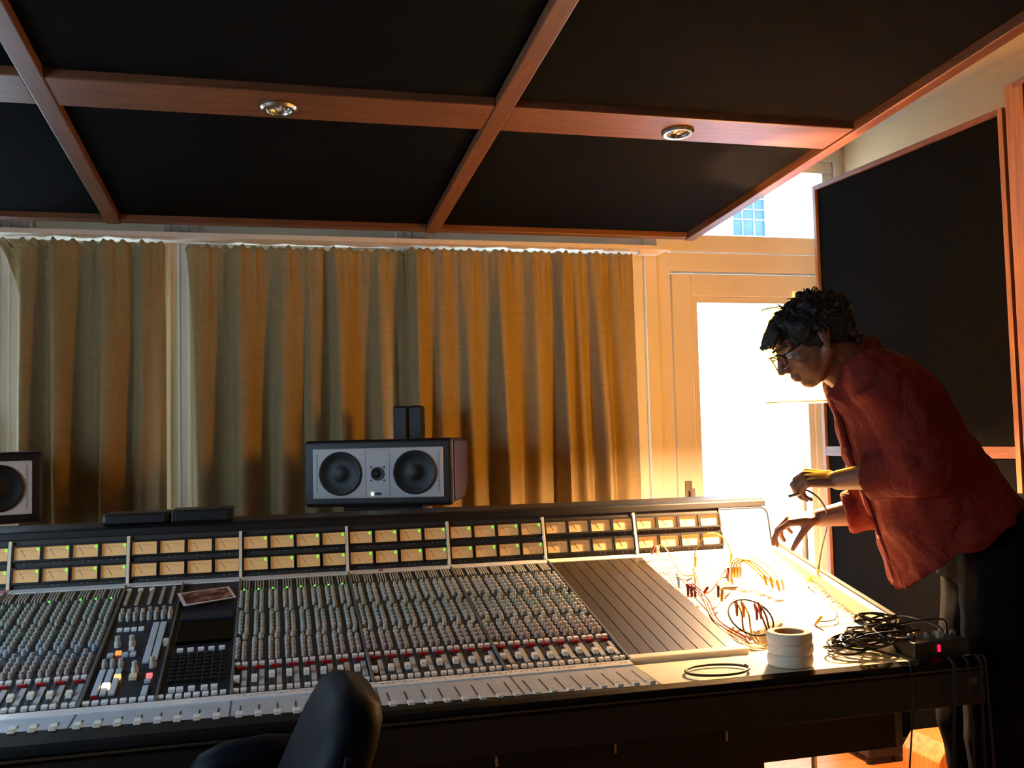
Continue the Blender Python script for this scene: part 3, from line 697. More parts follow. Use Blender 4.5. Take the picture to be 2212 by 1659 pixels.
# ---- blank plates and patch bay
plate = meshdata('blank_plate', MB().box((0, 0, -.0275), (CH-.0014, .690, .055)), mat('dark_blank_plate', '29241f', .38, .0, var=.08, scale=30, stretch=(1, .05, 1)), .0008)
for i in range(8): inst(plate, 'blank_plate', con, S(1.56+.0045+CH*(i+.5)-.002, .0335+.345, 0), SROT)
obj('front_ledge', MB().box(S(1.72, .737, -.006), (.322, .026, .03), SM), M_CREAM, con, bevel=.004)
pp = MB(); pr = []
for s, hh in ((.033, -.001), (.33, -.026), (.60, -.048), (.70, -.050), (.735, -.04)): pr.append((s, hh))
prof = [Yz(*q) for q in pr] + [Yz(.735, -.07), Yz(.033, -.07)]
pp.prism(prof, 1.878, 2.346); patch = obj('patch_bay', pp, M_CREAM, con)
hol = MB()
def PH(x, s): return S(x, s, -.001-.0833*(s-.033) if s < .33 else -.026-.0815*(s-.33))
pn = (PH(0, .2)-PH(0, .3)).cross(Vector((1, 0, 0))); pn = pn.normalized(); pn = pn if pn.z > 0 else -pn
for r_, s in enumerate((.055, .068, .110, .124, .152, .165, .205, .245, .258, .297, .311, .345, .395, .452, .50, .545)):
    for k in range(38):
        if r_ % 4 == 3 and k % 8 == 7: continue
        c = PH(1.892+.0115*k, s); hol.cyl(c - pn*.002, c+pn*.0006, .0036, n=6)
obj('jack_holes', hol, mat('jack_hole', '3a3328', .5), patch, kind='stuff')
lab_ = MB()
for s in (.090, .138, .185, .225, .277, .328, .37, .425, .478): lab_.box(PH(2.112, s)+pn*.0004, (.44, .006, .0008), SM)
obj('label_rows', lab_, mat('label_paper', 'f0e9d2', .6), patch, kind='stuff')
# right-hand cheek and desk in front
chk = MB(); chk.prism([Yz(-.02, .012), Yz(.655, .012), Yz(.655, -.09), Yz(-.02, -.09)], 2.346, 2.385); obj('side_cheek', chk, M_CREAM, con, bevel=.004)
obj('cheek_edge', MB().box(S(2.376, .32, .014), (.016, .66, .007), SM), M_BLACKR, con)
brs = MB()
for k in range(34):
    brs.box(PH(2.338, .05+.0165*k)+Vector((R2.uniform(-.004, .003), 0, .002)), (R2.uniform(.004, .011), .008, R2.uniform(.004, .009)), SM)
obj('label_tags', brs, M_CREAM, patch, kind='stuff')
dk = MB().prism([(-.715, .783), (-.715, .74), (-.935, .735), (-.935, .779)], 1.563, CX1); obj('desk_shelf', dk, M_CREAM, con, bevel=.002)
# fader panel, faders, armrest
fp = MB().prism([Yz(.7445, -.001), Yz(.7445, -.06), (-.93, .72), (-.93, .776)], CX0, 1.560); fadp = obj('fader_panel', fp, M_FADP, con)
def FP(x, t, h=0.0):     # t: 0 at the strips, 1 at the armrest
    a = S(x, .7445, -.001); b = Vector((x, -.93, .776)); n_ = Vector((0, -(b-a).z, (b-a).y)); n_ = -n_ if n_.z < 0 else n_
    return a.lerp(b, t) + n_.normalized()*h
fd = (FP(0, 1)-FP(0, 0)).normalized(); fnn = (FP(0, 0, 1)-FP(0, 0)); FM = Matrix((Vector((1, 0, 0)), -fd, fnn)).transposed(); FROT = FM.to_euler()
obj('scribble_strip', MB().box(FP(.615, .085, .002), (1.885, .028, .006), FM @ Matrix.Rotation(math.radians(5), 3, 'X')), M_SILV, con, bevel=.001)
wr = MB()
for k in range(70):
    x = .64+k*.0131; wr.box(FP(x, .075+R2.uniform(-.02, .02), .0055), (R2.uniform(.003, .010), .0015, .0006), FM)
obj('scribbles', wr, mat('pencil_grey', '5d5d5f', .7), con, kind='stuff')
lslot = meshdata('fader_slot', MB().box((0, 0, .0004), (.0022, .105, .0008)), M_BLACK)
for b in (-1, 0, 1, 2, 3, 4):
    for i in range(8):
        x = b*BAY+.022+.0382*i
        te = ((.80+.078*x*1.0)-.745)/.205            # caps stand near the armrest's inner edge
        inst(lslot, 'fader_slot', con, FP(x, .60, 0), FROT)
        inst(lfad, 'fader_cap', con, FP(x, min(.93, max(.3, (.058+.078*x+.035)/.205+.06)), 0), FROT)
    if b > -1: obj('bay_seam', MB().box(FP(b*BAY+.001, .55, .0), (.002, .17, .0016), FM), M_PAN, con)
arm = MB()
def ring(x, yi): return [Vector((x, yi, .776)), Vector((x, yi-.004, .7865)), Vector((x, -.945, .785)), Vector((x, -.960, .779)), Vector((x, -.965, .770)), Vector((x, -.960, .757)), Vector((x, -.94, .70)), Vector((x, yi, .70))]
arm.loft([ring(CX0, -.795), ring(0, -.823), ring(.28, -.85), ring(.95, -.90), ring(1.56, -.936), ring(CX1, -.936)])
obj('armrest', arm, M_VINYL, con, bevel=.002)
obj('armrest_trim', MB().box((1.03, -.9665, .763), (2.71, .004, .004)), mat('armrest_trim', '4a3d2e', .5, .3, bump=.2, bscale=300), con)
obj('front_apron', MB().bb(CX0, CX1, -.958, -.938, .672, .757), M_BODY, con, bevel=.004)
obj('maker_plate', MB().bb(2.335, 2.36, -.9605, -.957, .722, .738), mat('plate_brass', '6b5a45', .4, .5), con)

# ================================================================== THINGS ON AND AROUND THE CONSOLE
# two low black boxes on the meter bridge
for k, (x0, x1, y0, z1) in enumerate(((.232, .420, .060, 1.146), (.424, .600, .066, 1.150))):
    r_ = thing('small_black_speaker', ((x0+x1)/2, y0+.06, 1.112), ('low black speaker with rounded edges lying on the bridge beside a silver divider' if k == 0 else 'low black speaker with sharp edges lying on the bridge, farther from the silver divider'), 'speaker')
    obj('case', MB().bb(x0, x1, y0, y0+.13, 1.1125, z1), M_BLACK, r_, bevel=.010 if k == 0 else .004, seg=2)
    obj('front_grille', MB().bb(x0+.012, x1-.012, y0-.003, y0, 1.118, z1-.006), M_BLACKR, r_, bevel=.002)
# photo print lying on the centre section
ph = thing('photo_print', S(.54, .17, .0125), 'white-bordered photo print lying above the dark screen', 'photograph')
def quad(c, h0, h1): return MB().add([S(*q, h0) for q in c]+[S(*q, h1) for q in c], [(0,1,2,3), (4,7,6,5), (0,4,5,1), (1,5,6,2), (2,6,7,3), (3,7,4,0)])
pc = [(.459, .137), (.595, .107), (.618, .192), (.483, .233)]
cc = (sum(q[0] for q in pc)/4, sum(q[1] for q in pc)/4)
obj('paper', quad(pc, .0125, .0140), mat('photo_paper', 'd9d4d6', .4, var=.02), ph)
pi_ = [(cc[0]+(a-cc[0])*.88, cc[1]+(b-cc[1])*.84) for a, b in pc]
M_PH = mat('photo_image', '6a3a30', .3, var=.9, scale=28)
_r = [n for n in M_PH.node_tree.nodes if n.type == 'VALTORGB'][0]; _r.color_ramp.elements[0].color = lin('150f1c'); _r.color_ramp.elements[1].color = lin('b98a78'); _e = _r.color_ramp.elements.new(.5); _e.color = lin('5a2d28')
obj('image', quad(pi_, .0138, .0145), M_PH, ph)
# rolls of tape, stacked
M_TAPE = mat('paper_tape', 'e6dac6', .7, var=.04, scale=20)
for k in range(3):
    c = Vector((1.918+(.0, .003, -.002)[k], -.862+(.0, .002, -.003)[k], .7835+.0262*k))
    t_ = thing('tape_roll', c, 'white roll of tape, ' + ('bottom', 'middle', 'top')[k] + ' one of the stack of three', 'tape', 'stacked rolls of tape')
    obj('tape', MB().lathe([(.037, .0), (.050, .0), (.0528, .003), (.0538, .009), (.0538, .017), (.0528, .023), (.050, .026), (.037, .026), (.037, .0)], c, n=48, cap=False), M_TAPE, t_, smooth=True)
    obj('core', MB().lathe([(.034, .0005), (.0375, .0005), (.0375, .0255), (.034, .0255), (.034, .0005)], c, n=40, cap=False), mat('card_core', 'a58a68', .8), t_, smooth=True)
# cable ring on the shelf
pts = []
for k in range(60):
    a = 2*math.pi*k/59*1.04; pts.append((1.722+.079*math.cos(a)+.002*math.sin(3*a), -.872+.052*math.sin(a), .7865+.003*k/59))
obj('cable_ring', MB().tube(pts, .0032, 8), mat('brown_cable', '3a2a20', .5), None, label='single loop of thin dark cable lying on the cream shelf', cat='cable')
# patch cords
def cord(col, pts, r, label, plugs=(True, True), pcol=None, n=10):
    P_ = spline(pts, n); root = thing('patch_cord', P_[0], label, 'patch cord', 'patch cords on the patch bay')
    obj('cord', MB().tube(P_, r, 8), mat('cord_'+col, col, .45, var=.05), root, smooth=True)
    for q, on in zip((0, -1), plugs):
        if not on: continue
        a = P_[q]; b = P_[1] if q == 0 else P_[-2]; d = (a-b).normalized(); d = (d - pn*1.2).normalized()
        obj('plug', MB().lathe([(.0032, -.004), (.0035, 0), (.0042, .004), (.0042, .026), (.0032, .030)], a - pn*.006, -d, 10), mat('plug_'+(pcol or col), pcol or col, .4, var=.04), root, smooth=True)
    return root
def H(x, s, h): return PH(x, s) + pn*h
YEL, WHT, RED, BLK, BRN = 'c9a21c', 'd8d0b4', '8e1c14', '14110e', '5a2c1c'
cord(WHT, [H(1.902, .055, .03), H(1.906, .075, .055), H(1.900, .16, .03), H(1.893, .25, .012), H(1.890, .33, .010), H(1.888, .40, .02)], .0022, 'white cord from the red plug by the bridge running along the dark plates', (True, False), RED)
cord('c8b678', [H(1.915, .060, .03), H(1.922, .075, .062), H(1.934, .12, .045), H(1.945, .19, .014), H(1.975, .205, .012), H(1.99, .19, .02)], .0022, 'pale yellow cord looping beside the red plug under the meters')
cord('b99a3a', [H(2.002, .165, .03), H(2.006, .15, .07), H(2.05, .13, .115), H(2.10, .135, .105), H(2.128, .15, .06), H(2.130, .155, .03)], .0022, 'ochre cord arching high over the jack rows below the last meters')
cord(RED, [H(2.070, .258, .03), H(2.066, .25, .05), H(2.02, .30, .045), H(1.965, .35, .03), H(1.935, .36, .03)], .0022, 'red cord running from the yellow plug cluster to the left jacks')
for k in range(3): cord(YEL, [H(2.080+.009*k, .258+.002*k, .032), H(2.083+.009*k, .245, .06), H(2.11+.014*k, .24+.01*k, .075), H(2.15+.012*k, .27+.02*k, .05), H(2.165+.01*k, .32+.02*k, .03)], .0024, 'yellow cord in the cluster of upright yellow plugs, ' + ('beside the red plug', 'in the middle of the cluster', 'beside the white plug')[k])
cord(WHT, [H(2.108, .262, .032), H(2.112, .245, .06), H(2.15, .25, .08), H(2.19, .30, .06), H(2.20, .36, .03)], .0024, 'white cord standing at the end of the yellow plug cluster')
cord(BRN, [H(1.978, .376, .032), H(1.985, .35, .05), H(2.02, .31, .05), H(2.055, .285, .035)], .0024, 'dark brown cord with one plug standing free below the cluster')
cord('a87828', [H(1.976, .402, .032), H(1.990, .37, .05), H(2.03, .33, .045), H(2.062, .30, .03)], .0024, 'orange-brown cord beside the dark brown one')
for k in range(3): cord(RED, [H(1.897+.008*k, .345+.008*k, .026), H(1.901+.008*k, .325, .045), H(1.918+.008*k, .40, .03), H(1.905+.01*k, .50, .012), H(1.93+.02*k, .60, .008)], .0020, 'short red-plugged cord at the edge of the dark plates, ' + ('nearest the plates', 'between its two neighbours', 'farthest from the plates')[k], (True, False))
cord(WHT, [H(1.940, .30, .026), H(1.946, .275, .06), H(1.93, .36, .04), H(1.908, .47, .02), H(1.915, .58, .010), H(1.955, .645, .008), H(2.0, .63, .008)], .0024, 'long white cord sweeping down to the foot of the patch bay', (True, False))
cord(WHT, [H(1.892, .29, .026), H(1.895, .265, .05), H(1.912, .36, .02), H(1.918, .47, .012)], .0022, 'white cord with peaked bend at the edge of the plates', (True, False))
ring_ = []
for k in range(40):
    a = 2*math.pi*k/39*1.02+1.2; ring_.append(PH(2.0, .53)+Vector((.062*math.cos(a), .0, 0))+SD*(-.062*math.sin(a))+pn*(.036+.028*math.sin(a)))
lp = thing('patch_cord', ring_[0], 'thin black cord coiled in an open loop on the patch bay', 'patch cord', 'patch cords on the patch bay')
obj('cord', MB().tube(ring_, .0026, 8), mat('cord_'+BLK, BLK, .5), lp, smooth=True)
for x, s, c, e, nm in ((1.980, .49, 'a0561c', (1.965, .60), 'orange-red cord inside the black loop, curving to its foot'), (1.996, .50, 'b8881c', (1.985, .61), 'ochre cord inside the black loop'), (2.026, .52, '8a2a1c', (2.035, .645), 'thin red cord hanging inside the black loop'), (2.041, .515, '6e2a18', (2.05, .60), 'thick brown-red plugged cord inside the black loop')):
    cord(c, [H(x, s, .030), H(x+.004, s-.03, .055), H(x+.002, s+.02, .04), H((x+e[0])/2, (s+e[1])/2, .012), H(*e, .006)], .0028, nm, (True, False))
cord('c9b98a', [H(1.93, .60, .006), H(1.96, .640, .008), H(2.01, .655, .010), H(2.06, .63, .010), H(2.07, .56, .02)], .0028, 'bundle-like beige cord along the foot of the patch bay', (False, True))
cord(BLK, [H(2.318, .30, .02), H(2.325, .36, .03), H(2.31, .45, .03), H(2.27, .53, .012), H(2.20, .54, .01)], .0018, 'thin black cord along the cheek of the patch bay', (True, True), YEL)
# tangle of black cables and the little box with the red light
for k in range(6):
    rr = random.Random(40+k); cx, cy = (2.10, 2.16, 2.20, 2.13, 2.22, 2.25)[k], (-.82, -.80, -.77, -.87, -.84, -.73)[k]; rad = (.05, .075, .06, .045, .055, .05)[k]; pts = []
    for q in range(int(34+10*(k % 3))):
        a = q*.55+k; rad2 = rad*(1+.25*math.sin(q*.7+k)); pts.append((min(2.325, cx+rad2*math.cos(a)), max(-.922, cy+rad2*.75*math.sin(a)), .792+.008*k+.018*(.5+.5*math.sin(q*.9+k*2))))
    pts += [(cx+.05, max(-.915, cy-.07), .79)]
    obj('cable_coil', MB().tube(spline(pts, 5), .0030, 6), mat('cable_sheen_black', '1b1813', .3, var=.2), None, smooth=True, label='tangled black cable coil heaped beside the tape rolls', cat='cable', group='tangled black cables on the shelf')
bxr = thing('control_box', (2.295, -.885, .783), 'small black box with knobs and a red light beside the cable tangle', 'control box')
obj('case', MB().bb(2.215, 2.372, -.928, -.85, .7832, .822), M_BLACK, bxr, bevel=.004)
for k, x in enumerate((2.235, 2.26, 2.285, 2.335, 2.358)):
    obj('knob', MB().lathe([(.008, 0), (.007, .012), (.004, .014)], (x, -.885+.012*(k % 2), .822), n=14), M_ALU if k % 2 else mat('grey_knob', '6b6762', .4), bxr, smooth=True)
obj('red_light', MB().box((2.282, -.929, .806), (.006, .004, .016)), emit('red_light', 'ff1030', 4), bxr)
obj('switch', MB().box((2.312, -.890, .829), (.016, .02, .016)), mat('pale_switch', 'a8a294', .4), bxr, bevel=.002)
for k, pts in enumerate(([(2.37, -.85, .80), (2.378, -.80, .83), (2.34, -.72, .845), (2.30, -.69, .83), (2.26, -.72, .81)], [(2.36, -.86, .815), (2.375, -.83, .85), (2.33, -.78, .84), (2.28, -.74, .825)])):
    obj('box_lead', MB().tube(spline(pts, 8), .0032, 8), mat('cable_sheen_black', '1b1813', .3), None, smooth=True, label=('longer' if k == 0 else 'shorter') + ' black lead arching behind the control box with the red light', cat='cable')
# cables hanging from the right end of the console to the floor
for k, (x, e, r_) in enumerate(((2.285, (2.19, -1.02), .0045), (2.325, (2.30, -.93), .003), (2.360, (2.32, -.99), .0035), (2.376, (2.375, -.95), .003), (2.17, (2.06, -1.06), .002))):
    y = -.971 if k < 4 else -.968
    root = thing('hanging_cable', (e[0], e[1], 0), ('thick black cable hanging off the console front before the wooden block', 'black cable with fat connector hanging before the wooden block', 'black cable hanging before the legs of the man', 'thin dark red cable hanging at the end of the console', 'very thin cable hanging before the black case on the floor')[k], 'cable', 'cables hanging from the console')
    top = [(x, -.955, .789), (x, y, .782), (x, y-.003, .74)] if k != 4 else [(x, -.955, .789), (x, y-.002, .78), (x, y-.006, .70)]
    P_ = spline(top + [(x*.7+e[0]*.3, y-.012, .45), (e[0], e[1], .12), (e[0]+.01, e[1]-.01, .004), (e[0]-.06, e[1]-.05, .004)], 8)
    obj('cord', MB().tube(P_, r_, 8), mat('cable_dark_red', '2a0c0a', .5) if k == 3 else M_BLACKR, root, smooth=True)
    if k == 1: obj('connector', MB().lathe([(.004, 0), (.012, -.03), (.013, -.16), (.008, -.19), (.004, -.20)], P_[26]+Vector((0, 0, .06)), n=16), M_BLACK, root, smooth=True)
# black case and wooden block on the floor by the wall panel
cs = thing('equipment_case', (3.09, .6, 0), 'low black equipment case standing on the floor under the tall panel', 'case')
obj('case', MB().bb(3.01, 3.17, .45, .75, .03, .34), M_BLACK, cs, bevel=.006)
for x in (3.03, 3.15):
    for y in (.48, .72): obj('foot', MB().cyl((x, y, 0), (x, y, .032), .015, n=12), M_BLACKR, cs)
wbk = MB().prism([(2.98, .0), (2.98, .16), (3.02, .215), (3.19, .215), (3.19, .0)], .0, .20, 'Y')
obj('wooden_block', wbk, wood('block_wood', 'b3672d', 'd18a48', 2), None, bevel=.004, label='orange wooden block standing on the floor by the wall panel', cat='wooden block')

# ================================================================== CHAIR
M_LEA = mat('navy_leather', '070b14', .55, var=.15, scale=9, bump=.12, bscale=90, spec=.12)
ch = thing('office_chair', (.62, -1.28, 0), 'dark navy leather office chair with thick reclined back at the console', 'chair')
ca = math.radians(3); cn = Vector((-math.cos(ca), -math.sin(ca), 0)); ct = Vector((math.sin(ca), -math.cos(ca), 0)); cz = Vector((0, 0, 1)); c0 = Vector((.715, -1.27, 0))
def CP(f, t, z): return c0 + cn*f + ct*t + cz*z
rings = []
for z, lean, w_, th in ((.47, .03, .16, .05), (.55, .005, .175, .058), (.68, -.035, .18, .060), (.78, -.075, .178, .056), (.86, -.108, .168, .052), (.90, -.125, .15, .046), (.922, -.135, .12, .034), (.930, -.138, .07, .015)):
    rings.append([CP(lean + th*math.copysign(abs(math.cos(a))**.7, math.cos(a)), w_*math.copysign(abs(math.sin(a))**.55, math.sin(a)), z+.01*math.cos(a)) for a in np.linspace(0, 2*math.pi, 33)[:-1]])
bk_ = obj('backrest', MB().loft(rings), M_LEA, ch, smooth=True)
obj('back_piping', MB().tube([CP(-.02-.105*((z-.5)/.46), .176, z) for z in np.linspace(.52, .86, 12)], .006, 8), M_LEA, bk_, smooth=True)
rings = []
for f, w_, th in ((-.02, .20, .03), (.03, .235, .05), (.25, .245, .055), (.42, .235, .05), (.48, .19, .03)):
    rings.append([CP(f, w_*math.copysign(abs(math.cos(a))**.5, math.cos(a)), .47+th*math.copysign(abs(math.sin(a))**.6, math.sin(a))) for a in np.linspace(0, 2*math.pi, 29)[:-1]])
obj('seat', MB().loft(rings), M_LEA, ch, smooth=True)
for s_ in (-1, 1):
    rings = []
    for f, w_, th, z in ((-.10, .02, .012, .735), (-.07, .038, .03, .740), (.0, .044, .036, .742), (.08, .045, .036, .736), (.125, .040, .030, .724), (.145, .02, .015, .716)):
        rings.append([CP(f, s_*.255+w_*math.cos(a), z+(.004 if s_ < 0 else 0)+th*math.sin(a)) for a in np.linspace(0, 2*math.pi, 23)[:-1]])
    am_ = obj('armrest', MB().loft(rings), M_LEA, ch, smooth=True)
    obj('arm_support', MB().tube([CP(.10, s_*.262, .73), CP(.12, s_*.27, .60), CP(.14, s_*.25, .46), CP(.16, s_*.15, .415)], .016, 10), M_BLACK, am_, smooth=True)
obj('column', MB().cyl(CP(.22, 0, .10), CP(.22, 0, .42), .028, n=18), M_CHROME, ch, smooth=True)
for k in range(5):
    a = k*2*math.pi/5+.3; e = CP(.22, 0, .075)+Vector((.29*math.cos(a), .29*math.sin(a), 0))
    leg = obj('leg', MB().tube([CP(.22, 0, .11), e], [.03, .018], 10), M_BLACK, ch, smooth=True)
    obj('castor', MB().cyl(e+Vector((-.012*math.sin(a), .012*math.cos(a), -.047)), e+Vector((.012*math.sin(a), -.012*math.cos(a), -.047)), .028, n=16), M_BLACKR, leg)
    obj('castor_stem', MB().cyl(e+Vector((0, 0, -.03)), e, .006, n=8), M_CHROME, leg)

# ================================================================== THE MAN AT THE PATCH BAY
PO = Vector((2.599, -.745, 0)); E1 = Vector((.970, -.245, 0)); LT = Vector((-.245, -.970, 0)); ZU = Vector((0, 0, 1))
def Q(a, l, z): return PO + E1*a + LT*l + ZU*z          # a: behind him, l: to his left, z: up
ca_, sa_ = .85, .53
HF = (-E1*ca_ - ZU*sa_).normalized(); HU = (-E1*sa_ + ZU*ca_).normalized(); HL = LT.copy()
HC = Q(-.481, .053, 1.589)
HM = Matrix((HF, HL, HU)).transposed()
def Hd(f, l, u): return HC + HF*f + HL*l + HU*u
body = MB()
# head
body.ell(Hd(-.018, 0, .014), (.092, .072, .082), HM, 24, 16); body.ell(Hd(.028, 0, -.028), (.068, .064, .086), HM, 20, 14)
body.ell(Hd(.055, 0, -.093), (.032, .032, .024), HM); body.ell(Hd(.030, 0, -.075), (.055, .050, .035), HM)
for s_ in (-1, 1):
    body.cap(Hd(-.008, s_*.055, -.045), Hd(.045, s_*.024, -.096), .020, .018)
    body.ell(Hd(.055, s_*.038, -.028), (.028, .024, .026), HM)
    body.ell(Hd(-.014, s_*.078, -.006), (.017, .007, .030), HM @ Matrix.Rotation(-.25, 3, 'Y')); body.cap(Hd(-.016, s_*.080, .02), Hd(-.028, s_*.083, .0), .006, .006); body.ell(Hd(-.006, s_*.079, -.032), (.009, .006, .010), HM)
    body.cap(Hd(.082, s_*.012, .014), Hd(.070, s_*.048, .014), .012, .010)
    body.ell(Hd(.101, s_*.011, -.040), (.010, .008, .008), HM)
body.ell(Hd(.056, 0, .030), (.034, .048, .034), HM)
body.cap(Hd(.090, 0, .006), Hd(.113, 0, -.034), .009, .012)
body.ell(Hd(.090, 0, -.062), (.012, .022, .008), HM); body.ell(Hd(.087, 0, -.075), (.012, .020, .008), HM)
body.cap(Hd(-.035, 0, -.05), Q(-.335, .03, 1.50), .056, .062); body.cap(Hd(.0, 0, -.075), Q(-.36, .03, 1.47), .045, .05)
# torso, legs under the clothes
def sect(front, back, w_, lc=.015, n=22, sq=1.0):
    c = ((front[0]+back[0])/2, (front[1]+back[1])/2); d = ((front[0]-back[0])/2, (front[1]-back[1])/2)
    return [Q(c[0]+d[0]*math.cos(a), lc+w_*math.copysign(abs(math.sin(a))**sq, math.sin(a)), c[1]+d[1]*math.cos(a)) for a in np.linspace(0, 2*math.pi, n+1)[:-1]]
fr = [(-.404, 1.501), (-.419, 1.458), (-.394, 1.37), (-.369, 1.269), (-.325, 1.143), (-.287, 1.029), (-.255, .912)]
bkp = [(-.349, 1.575), (-.281, 1.563), (-.194, 1.509), (-.115, 1.404), (-.037, 1.286), (.036, 1.178), (.112, 1.075)]
wd_ = [.075, .165, .205, .205, .195, .190, .20]
bf = lambda k, t: (fr[k][0]+(bkp[k][0]-fr[k][0])*t, fr[k][1]+(bkp[k][1]-fr[k][1])*t)
body.loft([sect(bf(k, (.12, .14, .2, .3, .38, .42, .45)[k]), bf(k, .9), wd_[k]*.82, .02) for k in range(6)])
LSH, LEL, LWR, LKN = Q(-.350, .185, 1.462), Q(-.262, .215, 1.238), Q(-.406, .011, 1.205), Q(-.488, -.028, 1.214)
RSH, REL, RWR, RKN = Q(-.273, -.143, 1.494), Q(-.232, -.170, 1.112), Q(-.384, -.226, 1.083), Q(-.477, -.246, 1.081)
LHP, LK, LA = Q(-.02, .098, .99), Q(-.06, .105, .53), Q(-.005, .11, .09)
RHP, RK, RA = Q(.02, -.085, .99), Q(-.035, -.108, .53), Q(.03, -.12, .09)
for sh, el, wr_ in ((LSH, LEL, LWR), (RSH, REL, RWR)):
    body.cap(sh, el, .050, .042); body.cap(el, el.lerp(wr_, .45), .042, .041); body.cap(el.lerp(wr_, .40), wr_, .041, .027)
body.ell(Q(.02, .01, .99), (.11, .15, .12), Matrix((E1, LT, ZU)).transposed())
for hp, kn, an in ((LHP, LK, LA), (RHP, RK, RA)):
    body.cap(hp, kn, .075, .05); body.cap(kn, an, .048, .035)
    body.cap(an+ZU*-.035, an-E1*.14+ZU*-.05, .035, .028)
# hands
def hand(mb, W, a, n, left, curls, thumb, spread=.0):
    a = a.normalized(); n = (n - a*n.dot(a)).normalized(); t = a.cross(n) if left else n.cross(a)
    kn = []
    for i in range(4):
        k_ = W + a*(.086-(0, -.003, .003, .012)[i]) + t*(.029-.0195*i) + n*(.002*(1-abs(i-1.5)))
        kn.append(k_); mb.cap(W + t*(.012-.008*i), k_, .0155, .0120)
    mb.ell(W+a*.045, (.045, .036, .015), Matrix((a, t, n)).transposed())
    for i in range(4):
        p = kn[i]; ang = 0
        for j, l in enumerate(((.042, .025, .020), (.047, .029, .021), (.043, .027, .020), (.033, .020, .017))[i]):
            ang += curls[i][j]; d = (a*math.cos(ang) - n*math.sin(ang) + t*spread*(1.5-i)).normalized()
            q = p + d*l; r0 = (.0100, .0090, .0080)[j]*(.88 if i == 3 else 1); mb.cap(p, q, r0, r0*.9, 10); p = q
    p = W + a*.026 + t*.026; d = (a*thumb[0] + t*thumb[1] - n*thumb[2]).normalized()
    mb.cap(W + a*.012 + t*.012, p, .016, .014)
    for j, l in enumerate((.040, .032, .026)):
        q = p + d*l; mb.cap(p, q, (.0135, .0105, .0095)[j], (.0110, .0098, .0080)[j], 10); p = q; d = (d + a*thumb[3] - n*thumb[4]).normalized()
    return kn
hand(body, LWR, LKN-LWR, Vector((-.15, -.45, .88)), True, [(.7, 1.0, .6), (.8, 1.1, .6), (.9, 1.1, .7), (1.0, 1.1, .7)], (.75, .35, .6, .25, .2))
hand(body, RWR, RKN-RWR, Vector((-.05, -.30, .95)), False, [(.55, .5, .3), (.75, .6, .4), (.85, .7, .5), (.95, .8, .5)], (.70, .35, .75, .05, .25), .08)
skin_me = union_mesh('person', body, .0044, 3)
M_SKIN = mat('skin', '7d503a', .5, var=.10, scale=14, bump=.05, bscale=160)
M_SKIN.node_tree.nodes['Principled BSDF'].inputs['Subsurface Weight'].default_value = .08; M_SKIN.node_tree.nodes['Principled BSDF'].inputs['Subsurface Radius'].default_value = (.02, .008, .004)
man = mesh_obj('person', skin_me, M_SKIN, None, Q(0, 0, 0), label='dark-haired person with glasses in dark red shirt bending over the patch bay', cat='person')
# shirt
sh_ = MB()
rg_ = [sect(bf(k, 0), bf(k, 1), wd_[k], .015, 28, .85) for k in range(7)]
last = []
for i, p_ in enumerate(rg_[6]):                                    # shirt tails: hem rides up at the sides
    a = 2*math.pi*i/28; up_ = abs(math.sin(a))**1.5; tgt = rg_[5][i]
    last.append(p_.lerp(tgt, .62*up_))
rg_[6] = last
sh_.loft(rg_)
sh_.ell(Q(-.34, .150, 1.468), (.085, .085, .085), None, 18, 12); sh_.ell(Q(-.275, -.115, 1.494), (.085, .085, .085), None, 18, 12)
sh_.tube(spline([LSH, LSH.lerp(LEL, .5)+E1*.012, LEL], 5), [.078, .077, .076, .075, .074, .073, .073, .073, .073, .072, .070], 18)
sh_.ell(LEL, (.072, .072, .07), None, 16, 12)
LC = LEL.lerp(LWR, .56); sh_.tube([LEL, LEL.lerp(LC, .5), LC], [.070, .066, .058], 18); sh_.tube([LEL.lerp(LWR, .46), LC, LEL.lerp(LWR, .60)], [.062, .063, .060], 18)
sh_.tube(spline([RSH, RSH.lerp(REL, .5), REL], 5), [.076]*6+[.072]*5, 18); sh_.ell(REL, (.068, .068, .066), None, 16, 12)
RC = REL.lerp(RWR, .50); sh_.tube([REL, RC], [.066, .056], 18); sh_.tube([REL.lerp(RWR, .40), REL.lerp(RWR, .53)], [.060, .058], 18)
sh_.tube([Q(-.348, .03, 1.515), Q(-.385, .035, 1.545)], [.088, .078], 20)          # collar stand
sh_.loft([[Q(-.425, .08, 1.475), Q(-.44, .05, 1.43), Q(-.395, .09, 1.40), Q(-.375, .11, 1.49)], [Q(-.415, .10, 1.48), Q(-.43, .075, 1.43), Q(-.385, .12, 1.40), Q(-.365, .13, 1.49)]])   # collar point
def folds(co):
    v = co - PO; a = v.dot(E1); l = v.dot(LT)
    f = .013*noise.noise(Vector((a*9+v.z*5, l*7, v.z*6-a*4))) + .007*noise.noise(Vector((a*26, l*18, v.z*20)))
    f += .010*math.sin((a*.8+v.z*.5)*60+3*noise.noise(co*6))*max(0, noise.noise(co*4+Vector((3, 1, 7))))
    return f
shirt_me = union_mesh('shirt', sh_, .0065, 4, folds)
M_SHIRT = weave('dark_red_cotton', '601c15', '78261a', 300, .85, .2)
_t = M_SHIRT.node_tree; _bp = [n for n in _t.nodes if n.type == 'BUMP'][0]; _tc = [n for n in _t.nodes if n.type == 'TEX_COORD'][0]
_n = _t.nodes.new('ShaderNodeTexNoise'); _n.inputs['Scale'].default_value = 11; _n.inputs['Detail'].default_value = 3; _n.inputs['Distortion'].default_value = 1.2; _t.links.new(_tc.outputs['Object'], _n.inputs['Vector'])
